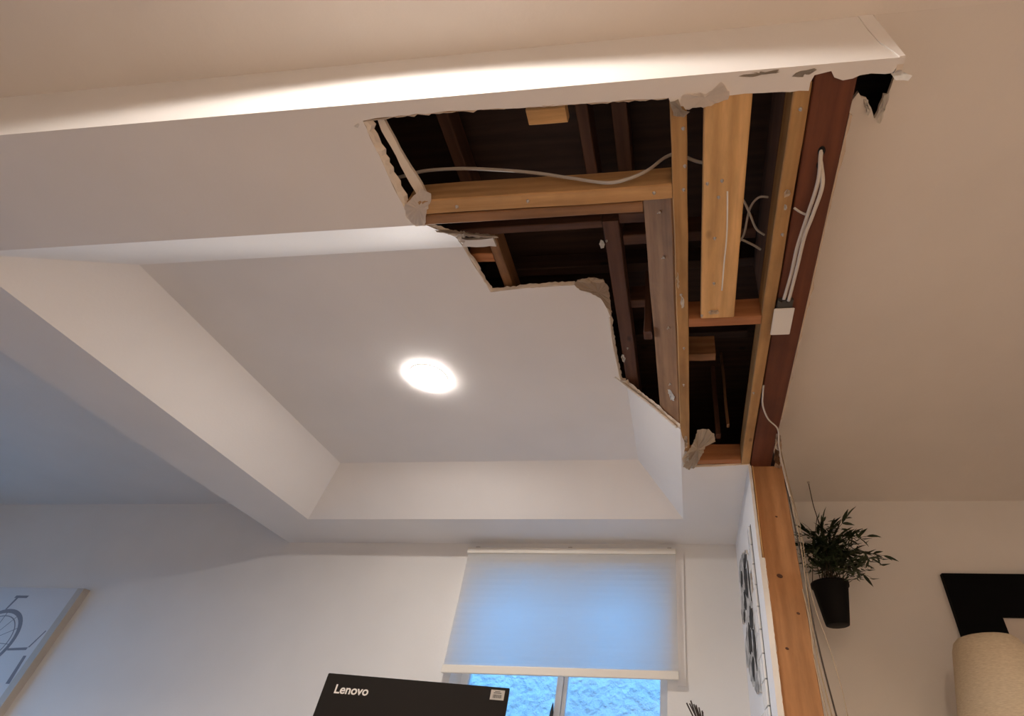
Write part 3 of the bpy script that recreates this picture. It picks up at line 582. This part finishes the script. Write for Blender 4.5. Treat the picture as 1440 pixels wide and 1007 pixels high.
tube('latch', [(-0.716, YB+0.135, 1.33), (-0.738, YB+0.135, 1.48), (-0.736, YB+0.135, 1.585), (-0.735, YB+0.135, 1.628)], [0.010]*17 + [0.008, 0.0075, 0.006, 0.005, 0.004, 0.003, 0.002, 0.001], LATCH, win, seg=8)
w2 = empty('window_2', (X_MIN, (LY0+LY1)/2, LZ0), kind='structure')
for (y0, y1, z0, z1_) in ((LY0, LY0+0.05, LZ0, LZ1), (LY1-0.05, LY1, LZ0, LZ1), (LY0+0.05, LY1-0.05, LZ0, LZ0+0.05), (LY0+0.05, LY1-0.05, LZ1-0.05, LZ1), ((LY0+LY1)/2-0.03, (LY0+LY1)/2+0.03, LZ0+0.05, LZ1-0.05)):
    box('window_frame', X_MIN-0.085, X_MIN-0.035, y0, y1, z0, z1_, FRAMEM, w2)
def portal(name, loc, rot, sx, sy):
    d = bpy.data.lights.new(name, 'AREA'); d.shape = 'RECTANGLE'; d.size = sx; d.size_y = sy; d.cycles.is_portal = True
    o = bpy.data.objects.new(name, d); COL.objects.link(o); o.location = loc; o.rotation_euler = rot
portal('left_window_portal', (X_MIN-0.02, (LY0+LY1)/2, (LZ0+LZ1)/2), (0, -math.pi/2, 0), LZ1-LZ0, LY1-LY0)
# neighbouring stucco wall outside the back window, ground outside
STUC = mat_paint('outside_stucco', (0.80, 0.82, 0.83), bump=1.0, scale=14, var=0.10, rough=0.9)
GRND = mat_paint('outside_paving', (0.12, 0.12, 0.115), bump=0.5, scale=20)
bpn = [n for n in STUC.node_tree.nodes if n.type == 'BUMP'][0]; bpn.inputs['Distance'].default_value = 0.05
bs = bmesh.new(); box_bm(bs, -3.2, 2.0, 4.35, 4.5, 0.0, 3.0)
sw_ = tag(link('neighbour_wall', me_from_bm('neighbour_wall', bs), STUC), kind='structure')
tag(box('outside_ground', -30, 30, -30, 30, -0.32, -0.12, GRND), kind='structure')

# cellular / roller blind over the back window
BLIND = bpy.data.materials.new('blind_fabric'); BLIND.use_nodes = True
nt = BLIND.node_tree; nt.nodes.clear()
_o = nt.nodes.new('ShaderNodeOutputMaterial'); _d = nt.nodes.new('ShaderNodeBsdfDiffuse'); _t = nt.nodes.new('ShaderNodeBsdfTranslucent'); _m = nt.nodes.new('ShaderNodeMixShader')
_d.inputs['Color'].default_value = (0.80, 0.78, 0.74, 1); _t.inputs['Color'].default_value = (0.95, 0.95, 0.95, 1); _m.inputs[0].default_value = 0.84
nt.links.new(_d.outputs[0], _m.inputs[1]); nt.links.new(_t.outputs[0], _m.inputs[2]); nt.links.new(_m.outputs[0], _o.inputs[0])
RAIL, _, _ = new_mat('blind_rail', (0.80, 0.75, 0.66), 0.45)
bl = empty('window_blind', (-0.69, 2.965, 2.40), 'white cellular window blind drawn two thirds down over the window', 'blind')
box('head_rail', -1.338, -0.062, 2.945, 2.985, 2.374, 2.408, RAIL, bl, bevel=0.004)
bmf = bmesh.new(); n_ = 36; zt_, zb_ = 2.376, 1.758
va = []
for i in range(n_+1):
    z = zt_ + (zb_-zt_)*i/n_; y = 2.962 + (0.0008 if i % 2 else -0.0004); t = i/n_
    va.append([bmf.verts.new((-1.334+0.016*t, y, z)), bmf.verts.new((-0.064+0.008*t, y, z))])
for i in range(n_): bmf.faces.new((va[i][0], va[i][1], va[i+1][1], va[i+1][0]))
link('fabric', me_from_bm('fabric', bmf), BLIND, bl)
box('bottom_rail', -1.320, -0.054, 2.950, 2.974, 1.722, 1.762, RAIL, bl, bevel=0.005)
for x in (-1.28, -0.70, -0.10): box('bracket', x-0.012, x+0.012, 2.955, YB-0.0005, 2.4085, 2.418, NAILM, bl)

# ------------------------------------------------------------------ black product box with lettering, on a console table
CARD, _, _ = new_mat('black_card', (0.012, 0.010, 0.0095), 0.6, **{'Specular IOR Level': 0.2})
INK, _, _ = new_mat('white_ink', (0.85, 0.85, 0.85), 0.5)
STICK, _, _ = new_mat('grey_sticker', (0.55, 0.54, 0.52), 0.5)
INKD, _, _ = new_mat('dark_ink', (0.10, 0.10, 0.10), 0.5)
A = Vector((-1.122, 1.70)); B = Vector((-0.585, 1.865)); BWID = (B-A).length; YAW = math.atan2(B.y-A.y, B.x-A.x); BTOP = 1.494; BBOT = 0.945
bxo = empty('product_box', (A.x, A.y, BBOT), 'black cardboard product box with white lettering standing before the window', 'box', rz=YAW)
def in_box(name, me, mat, loc, rot=(0, 0, 0), par=None):
    o = bpy.data.objects.new(name, me); COL.objects.link(o)
    if len(me.materials) == 0: me.materials.append(mat)
    o.location = loc; o.rotation_euler = rot; o.parent = par or bxo
    return o
bmc = bmesh.new(); box_bm(bmc, 0, BWID, 0, 0.17, 0, BTOP-BBOT); bmesh.ops.bevel(bmc, geom=list(bmc.edges), offset=0.0015, segments=2, affect='EDGES')
in_box('carton', me_from_bm('carton', bmc), CARD, (0, 0, 0))
bmc = bmesh.new(); box_bm(bmc, 0.002, BWID-0.002, 0.084, 0.086, BTOP-BBOT, BTOP-BBOT+0.0006); in_box('lid_seam', me_from_bm('lid_seam', bmc), INKD, (0, 0, 0))
tc_ = bpy.data.curves.new('lettering', 'FONT'); tc_.body = 'Lenovo'; tc_.size = 0.0335; tc_.extrude = 0.0002; tc_.offset = 0.0007
to = bpy.data.objects.new('lettering_tmp', tc_); COL.objects.link(to)
dg = bpy.context.evaluated_depsgraph_get(); tme_ = bpy.data.meshes.new_from_object(to.evaluated_get(dg)); tme_.name = 'lettering'
bpy.data.objects.remove(to); tme_.materials.clear()
in_box('lettering', tme_, INK, (0.034, -0.0012, BTOP-BBOT-0.052), (math.pi/2, 0, 0))
bmc = bmesh.new(); box_bm(bmc, 0, 0.044, -0.0006, 0, 0, 0.028); stk = in_box('sticker', me_from_bm('sticker', bmc), STICK, (BWID-0.058, -0.0002, BTOP-BBOT-0.036))
bmc = bmesh.new(); q = random.Random(3); x = 0.008
while x < 0.036:
    w_ = q.choice((0.0007, 0.0013, 0.002)); box_bm(bmc, x, x+w_, -0.001, -0.0006, 0.005, 0.015); x += w_+q.choice((0.0006, 0.0012))
box_bm(bmc, 0.009, 0.034, -0.001, -0.0006, 0.018, 0.0205); box_bm(bmc, 0.013, 0.030, -0.001, -0.0006, 0.0225, 0.0245)
in_box('barcode', me_from_bm('barcode', bmc), INKD, (0, 0, 0), par=stk)
# printed picture low on the front: dark panel with a ribbed grey strip
bmc = bmesh.new()
for i in range(60): box_bm(bmc, 0.075+i*0.0042, 0.0772+i*0.0042, -0.0008, -0.0002, 0.30, BTOP-BBOT-0.112-0.00020*i)
in_box('printed_picture', me_from_bm('printed_picture', bmc), STICK, (0, 0, 0))

QUARTZ = mat_paint('white_quartz', (0.84, 0.83, 0.80), bump=0.02, scale=60, var=0.02, rough=0.25)  # white for the out-of-view tops, chosen to bounce lamp light up
TBL = mat_wood('table_oak', (0.36, 0.23, 0.13), (0.25, 0.15, 0.08))
tb = empty('console_table', (-0.85, 1.95, 0), 'tall oak console table with a white top carrying the black product box', 'table')
tox0, tox1, toy0, toy1 = -1.45, -0.15, 1.60, 2.16
box('table_top', tox0, tox1, toy0, toy1, 0.905, 0.9445, QUARTZ, tb, bevel=0.003)
for (x, y) in ((tox0+0.06, toy0+0.06), (tox1-0.06, toy0+0.06), (tox0+0.06, toy1-0.06), (tox1-0.06, toy1-0.06)):
    lumber('leg', x-0.025, x+0.025, y-0.025, y+0.025, 0, 0.904, TBL, tb, wob=0)
lumber('apron', tox0+0.09, tox1-0.09, toy0+0.05, toy0+0.07, 0.82, 0.904, TBL, tb, wob=0)
lumber('apron', tox0+0.09, tox1-0.09, toy1-0.07, toy1-0.05, 0.82, 0.904, TBL, tb, wob=0)

# sticks in a pale jar on a narrow shelf unit by the partition
TWIG, _, _ = new_mat('dark_twig', (0.050, 0.032, 0.024), 0.8)
JAR, _, _ = new_mat('pale_ceramic', (0.60, 0.58, 0.55), 0.3)
CABM, _, _ = new_mat('white_cabinet', (0.74, 0.73, 0.70), 0.4)
for ci, (cx0, cx1, lb) in enumerate(((-1.40, -0.84, 'white base cabinet under the left end of the kitchen worktop'), (-0.835, -0.275, 'white base cabinet in the middle under the kitchen window'), (-0.27, 0.283, 'white base cabinet next to the tiled wall'))):
    cb = empty('base_cabinet', ((cx0+cx1)/2, 2.70, 0), lb, 'cabinet', 'base cabinets under the worktop')
    box('body', cx0, cx1, 2.44, YB-0.002, 0.09, 0.898, CABM, cb)
    box('plinth', cx0, cx1, 2.50, YB-0.002, 0.0, 0.0895, CABM, cb)
    for (d0, d1, hx) in ((cx0+0.003, (cx0+cx1)/2-0.0015, (cx0+cx1)/2-0.03), ((cx0+cx1)/2+0.0015, cx1-0.003, (cx0+cx1)/2+0.03)):
        dr = box('door', d0, d1, 2.420, 2.4395, 0.10, 0.89, CABM, cb, bevel=0.002)
        tube('handle', [(hx, 2.4195, 0.62), (hx, 2.40, 0.63), (hx, 2.40, 0.75), (hx, 2.4195, 0.76)], 0.004, NAILM, dr, seg=6)
wt = tag(box('worktop', -1.42, 0.284, 2.40, YB-0.001, 0.899, 0.939, QUARTZ, bevel=0.003), 'unseen white stone kitchen worktop under the back window, added to bounce light up', 'worktop')  # added out of view: bounces lamp light up and carries the vase
jar = empty('stick_vase', (0.078, 2.70, 0.939), 'bunch of dark brown sticks in a tall pale vase by the tiled wall', 'vase')
link('vase_body', lathe_me('vase_body', [(0.055, 0.0), (0.062, 0.01), (0.070, 0.16), (0.056, 0.36), (0.045, 0.50), (0.046, 0.562), (0.041, 0.562), (0.040, 0.45), (0.050, 0.30), (0.002, 0.28)], 32), JAR, jar, (0.078, 2.70, 0.9395))
q = random.Random(12)
for i in range(11):
    a = q.uniform(0, 6.28); r_ = q.uniform(0.0, 0.016); tx = -0.046 - 0.012*q.random() + 0.004*(i-5); top = 1.605 - 0.008*abs(i-2) - q.uniform(0, .015)
    tube('stick', [(0.074+r_*math.cos(a)*.6, 2.70+r_*math.sin(a), 1.362), (0.074+tx*0.5+r_*math.cos(a)*.5, 2.70+r_*math.sin(a)*.8, 1.49), (0.072+tx+0.008*(i-3)*0.6, 2.70+r_*math.sin(a), top)], 0.0036, TWIG, jar, seg=6, n=4)

# ------------------------------------------------------------------ hanging plant in the right-hand room
POTM, _, _ = new_mat('black_pot', (0.004, 0.004, 0.0045), 0.6, **{'Specular IOR Level': 0.15})
LEAF = mat_paint('leaf_dark_green', (0.032, 0.052, 0.020), bump=0.3, scale=40, var=0.35, rough=0.5)
STEMM, _, _ = new_mat('stem_brown', (0.06, 0.045, 0.025), 0.7)
STRM, _, _ = new_mat('dark_string', (0.05, 0.035, 0.025), 0.8)
PX, PY, PZ0, PZ1 = 0.732, 2.761, 1.945, 2.150
pl_ = empty('hanging_plant', (PX, PY, PZ0), 'bushy bamboo-leaved plant in a black pot hung from the ceiling', 'plant')
link('pot', lathe_me('pot', [(0.052, 0.0), (0.056, 0.002), (0.062, 0.03), (0.088, 0.185), (0.094, 0.187), (0.095, 0.205), (0.090, 0.205), (0.086, 0.19), (0.06, 0.17), (0.002, 0.17)], 36), POTM, pl_, (PX, PY, PZ0))
tube('string', [(PX-.006, PY, ZC-0.001), (PX-0.004, PY, 2.60), (PX+0.004, PY, 2.52)], 0.0026, STRM, pl_, seg=6)
for a in (0.5, 2.6, 4.7): tube('string', [(PX+0.004, PY, 2.52), (PX+0.05*math.cos(a), PY+0.05*math.sin(a), 2.34), (PX+0.0925*math.cos(a), PY+0.0925*math.sin(a), PZ1-0.004)], 0.0020, STRM, pl_, seg=6)
link('hook', lathe_me('hook', [(0.008, 0), (0.008, -0.004), (0.003, -0.012)], 12), NAILM, pl_, (PX-.006, PY, ZC-0.0002))
def leaf_me(L_, W_):
    bm = bmesh.new(); rows = []
    for i, (t, w) in enumerate(((0, .12), (.18, .75), (.42, 1.0), (.7, .7), (1.0, .03))):
        z = -0.22*L_*t*t
        rows.append([bm.verts.new((L_*t, -W_*w/2, z+0.10*W_*w)), bm.verts.new((L_*t, 0, z)), bm.verts.new((L_*t, W_*w/2, z+0.10*W_*w))])
    for i in range(4):
        for k in range(2): bm.faces.new((rows[i][k], rows[i][k+1], rows[i+1][k+1], rows[i+1][k]))
    bmesh.ops.solidify(bm, geom=list(bm.faces), thickness=0.0006)
    me = me_from_bm('leaf', bm); me.materials.append(LEAF); return me
LM = [leaf_me(0.074, 0.017), leaf_me(0.088, 0.019), leaf_me(0.062, 0.015)]
q = random.Random(23)
tips = [(0.315, -0.02, 2.290, .55), (0.285, 0.05, 2.330, .5), (0.240, -0.06, 2.385, .4), (0.200, 0.03, 2.445, .3), (0.150, -0.05, 2.495, .2), (0.085, 0.04, 2.500, .1), (0.02, -0.05, 2.475, .1), (-0.035, 0.03, 2.455, .1), (-0.080, -0.03, 2.42, .2), (-0.105, 0.05, 2.37, .3), (-0.085, -0.06, 2.31, .3),
        (0.215, -0.09, 2.25, .6), (0.195, 0.02, 2.20, .7), (0.165, 0.10, 2.36, .3), (0.10, -0.11, 2.38, .3), (0.04, 0.10, 2.36, .3), (0.0, -0.12, 2.30, .4), (0.12, -0.13, 2.22, .6), (0.07, -0.03, 2.44, .1), (0.16, 0.0, 2.41, .2), (-0.03, -0.09, 2.38, .2), (0.05, -0.10, 2.30, .3), (0.10, 0.02, 2.33, .3), (-0.05, -0.02, 2.33, .2), (0.02, 0.02, 2.38, .1), (0.13, -0.07, 2.30, .4)]
for (dx, dy, tz, sag) in tips:
    b0 = Vector((PX+q.uniform(-.05, .05), PY+q.uniform(-.05, .05), PZ1-0.035)); t0 = Vector((PX+dx, PY+dy, tz))
    mid_ = b0.lerp(t0, 0.5) + Vector((-dx*0.18, -dy*0.18, 0.05+0.10*sag))
    P = smooth_path([b0, mid_, t0], 8)
    stem = link('stem', tube_me('stem', P, [0.0028*(1-0.7*i/len(P)) for i in range(len(P))], 5), STEMM, pl_)
    for i in range(5, len(P), 2):
        d = (P[min(i+1, len(P)-1)]-P[i-1]).normalized()
        for s in (-1, 1):
            if i >= len(P)-2 and s == 1: ang = 0.05
            else: ang = s*q.uniform(0.5, 1.0)
            side = d.cross(Vector((0, 0, 1))).normalized()
            dv = (d*math.cos(ang) + side*math.sin(ang) + Vector((0, 0, q.uniform(-.25, .35)))).normalized()
            y_ax = Vector((0, 0, 1)).cross(dv).normalized(); z_ax = dv.cross(y_ax)
            rm = Matrix((dv, y_ax, z_ax)).transposed() @ Matrix.Rotation(q.uniform(-.7, .7), 3, 'X')
            link('leaf', LM[q.randrange(3)], LEAF, stem, P[i], rm.to_euler())

# the hundreds of small inner leaves, joined
lb = bmesh.new(); q = random.Random(77)
for k in range(620):
    (dx, dy, tz, sag) = tips[k % len(tips)]; t = q.uniform(0.35, 0.95)
    c_ = Vector((PX+dx*t*0.92+q.gauss(0, .026), PY+dy*t+q.gauss(0, .026), PZ1-0.02+(tz-PZ1+0.02)*t+0.05*sag*(1-t)+q.gauss(0, .016)))
    a = q.uniform(0, 6.28); dv = Vector((math.cos(a)+dx*2.0, math.sin(a)+dy*2.0, q.uniform(-.5, .7))).normalized()
    sv = dv.cross(Vector((q.uniform(-.5, .5), q.uniform(-.5, .5), 1))).normalized(); L_, W_ = q.uniform(.040, .066), q.uniform(.010, .015)
    nv = dv.cross(sv)
    pts = [c_, c_+dv*L_*.4+sv*W_*.5, c_+dv*L_-nv*L_*.15, c_+dv*L_*.4-sv*W_*.5]
    A_ = [lb.verts.new(p) for p in pts]; B_ = [lb.verts.new(p+nv*0.0007) for p in pts]
    lb.faces.new(A_); lb.faces.new(B_[::-1])
    for i in range(4): lb.faces.new((A_[i], A_[(i+1) % 4], B_[(i+1) % 4], B_[i]))
tag(link('leaf_mass', me_from_bm('leaf_mass', lb), LEAF, pl_), kind='stuff')

# ------------------------------------------------------------------ black-framed picture and lamp on the right
BLKF, _, _ = new_mat('black_frame', (0.002, 0.002, 0.0022), 0.6, **{'Specular IOR Level': 0.08})
MATB, _, _ = new_mat('pale_mat', (0.66, 0.60, 0.54), 0.6)
fr_ = empty('picture_frame', (2.0, YB, 1.16), 'wide black picture frame on the wall above the lamp', 'picture')
fx0, fx1, fz0, fz1, fw_ = 1.404, 2.62, 1.15, 2.289, 0.228
def frame_side(pts): slab('frame_rail', pts, ((0, YB-0.030, 0), (1, 0, 0), (0, 0, 1), (0, 1, 0)), 0.0295, BLKF, fr_)
frame_side([(fx0, fz1), (fx1, fz1), (fx1-fw_, fz1-fw_), (fx0+fw_, fz1-fw_)]); frame_side([(fx0, fz0), (fx1, fz0), (fx1-fw_, fz0+fw_), (fx0+fw_, fz0+fw_)])
frame_side([(fx0, fz0), (fx0, fz1), (fx0+fw_, fz1-fw_), (fx0+fw_, fz0+fw_)]); frame_side([(fx1, fz0), (fx1, fz1), (fx1-fw_, fz1-fw_), (fx1-fw_, fz0+fw_)])
box('picture_mat', fx0+fw_, fx1-fw_, YB-0.016, YB-0.006, fz0+fw_, fz1-fw_, MATB, fr_)

SHADE = bpy.data.materials.new('linen_shade'); SHADE.use_nodes = True
nt = SHADE.node_tree; b_ = nt.nodes['Principled BSDF']
b_.inputs['Roughness'].default_value = 0.85
tcn = nt.nodes.new('ShaderNodeTexCoord'); wv = nt.nodes.new('ShaderNodeTexNoise'); mpn = nt.nodes.new('ShaderNodeMapping')
mpn.inputs['Scale'].default_value = (30, 30, 260); wv.inputs['Scale'].default_value = 2.0
nt.links.new(tcn.outputs['Object'], mpn.inputs[0]); nt.links.new(mpn.outputs[0], wv.inputs['Vector'])
rp_ = nt.nodes.new('ShaderNodeValToRGB'); rp_.color_ramp.elements[0].color = (0.62, 0.52, 0.37, 1); rp_.color_ramp.elements[1].color = (0.78, 0.68, 0.51, 1)
rp_.color_ramp.elements[0].position = .3; rp_.color_ramp.elements[1].position = .7
nt.links.new(wv.outputs['Fac'], rp_.inputs[0]); nt.links.new(rp_.outputs[0], b_.inputs['Base Color'])
LPX, LPY = 1.310, 2.60
lp = empty('floor_lamp', (LPX, LPY, 0), 'floor lamp with a cream tapered linen shade below the black picture frame', 'lamp')
link('lamp_shade', lathe_me('lamp_shade', [(0.235, 1.42), (0.200, 1.56), (0.142, 1.812), (0.128, 1.843), (0.112, 1.858), (0.100, 1.862), (0.098, 1.858), (0.125, 1.838), (0.139, 1.81), (0.197, 1.56), (0.232, 1.42)], 56, cap=False), SHADE, lp, (LPX, LPY, 0))
link('lamp_cap', lathe_me('lamp_cap', [(0.101, 1.855), (0.101, 1.862), (0.02, 1.864), (0.001, 1.864)], 40), SHADE, lp, (LPX, LPY, 0))
link('pole', lathe_me('pole', [(0.012, 0.03), (0.012, 1.854)], 16), BLKF, lp, (LPX, LPY, 0))
link('base', lathe_me('base', [(0.15, 0.0), (0.15, 0.018), (0.10, 0.026), (0.013, 0.032)], 40), BLKF, lp, (LPX, LPY, 0))

# ------------------------------------------------------------------ unseen dark rug, added to cut floor bounce onto the left ceiling
RUGM = mat_paint('charcoal_wool', (0.055, 0.055, 0.06), bump=1.0, scale=200, var=0.2, rough=0.95)
RUGB = mat_paint('charcoal_border', (0.10, 0.095, 0.09), bump=1.0, scale=200, var=0.2, rough=0.95)
rg = empty('added_dark_rug', (-3.9, 1.2, 0), 'unseen large charcoal rug added to cut floor bounce left of the tray ceiling', 'rug')
box('pile', -5.05, -2.35, -0.35, 2.75, 0.0005, 0.014, RUGM, rg, bevel=0.004)
for (x0, x1, y0, y1) in ((-5.12, -2.28, -0.42, -0.351), (-5.12, -2.28, 2.751, 2.82), (-5.12, -5.051, -0.35, 2.75), (-2.349, -2.28, -0.35, 2.75)):
    box('border', x0, x1, y0, y1, 0.0005, 0.012, RUGB, rg, bevel=0.003)

# ------------------------------------------------------------------ canvas print on the left part of the back wall
CANV = mat_paint('canvas_white', (0.66, 0.65, 0.65), bump=0.25, scale=160, var=0.04)
CEDGE = mat_paint('canvas_edge', (0.50, 0.455, 0.40), bump=0.25, scale=160, var=0.06)
INKG, _, _ = new_mat('grey_print', (0.24, 0.24, 0.27), 0.8)
cv = empty('canvas_print', (-4.35, YB, 1.2), 'white canvas print with a grey sketched wheel on the far left wall', 'picture')
bmc = bmesh.new(); box_bm(bmc, -4.95, -3.805, 2.968, YB-0.0005, 1.22, 2.135); me = me_from_bm('canvas_body', bmc); me.materials.append(CANV); me.materials.append(CEDGE)
for p in me.polygons:
    if abs(p.normal.y) < 0.5: p.material_index = 1
link('canvas_body', me, CANV, cv)
slab('canvas_border', [(-3.8055, 1.22), (-3.8055, 2.1345), (-3.850, 2.1345), (-3.850, 1.22)], ((0, 2.9672, 0), (1, 0, 0), (0, 0, 1), (0, 1, 0)), 0.0008, CEDGE, cv)
def ring(name, cx, cz, r0, r1, a0=0, a1=360, sq=1.0, n=40):
    pts = [(cx+r1*math.cos(math.radians(a0+(a1-a0)*i/n)), cz+sq*r1*math.sin(math.radians(a0+(a1-a0)*i/n))) for i in range(n+1)]
    pts += [(cx+r0*math.cos(math.radians(a1-(a1-a0)*i/n)), cz+sq*r0*math.sin(math.radians(a1-(a1-a0)*i/n))) for i in range(n+1)]
    slab(name, pts, ((0, 2.9672, 0), (1, 0, 0), (0, 0, 1), (0, 1, 0)), 0.0006, INKG, cv)
ring('printed_wheel', -4.215, 1.815, 0.165, 0.188, -110, 175)
ring('printed_wheel', -4.215, 1.815, 0.145, 0.150, -110, 175)
ring('printed_hub', -4.215, 1.815, 0.020, 0.045, 0, 359)
def stroke(pts): slab('printed_line', pts, ((0, 2.9672, 0), (1, 0, 0), (0, 0, 1), (0, 1, 0)), 0.0006, INKG, cv)
for k in range(9):
    a = math.radians(-100+k*32); ca, sa = math.cos(a), math.sin(a); nx, nz = -sa*.0018, ca*.0018
    stroke([(-4.215+.045*ca+nx, 1.815+.045*sa+nz), (-4.215+.165*ca+nx, 1.815+.165*sa+nz), (-4.215+.165*ca-nx, 1.815+.165*sa-nz), (-4.215+.045*ca-nx, 1.815+.045*sa-nz)])
stroke([(-4.25, 2.085), (-4.16, 2.085), (-4.165, 2.070), (-4.255, 2.070)])
stroke([(-4.24, 2.070), (-4.225, 2.070), (-4.245, 2.000), (-4.255, 2.000)])
stroke([(-4.03, 1.782), (-3.905, 1.790), (-3.905, 1.775), (-4.03, 1.770)])
stroke([(-3.893, 1.745), (-3.875, 1.745), (-3.855, 1.600), (-3.880, 1.600)])
stroke([(-3.905, 1.79), (-3.895, 1.79), (-3.86, 1.88), (-3.866, 1.885)])
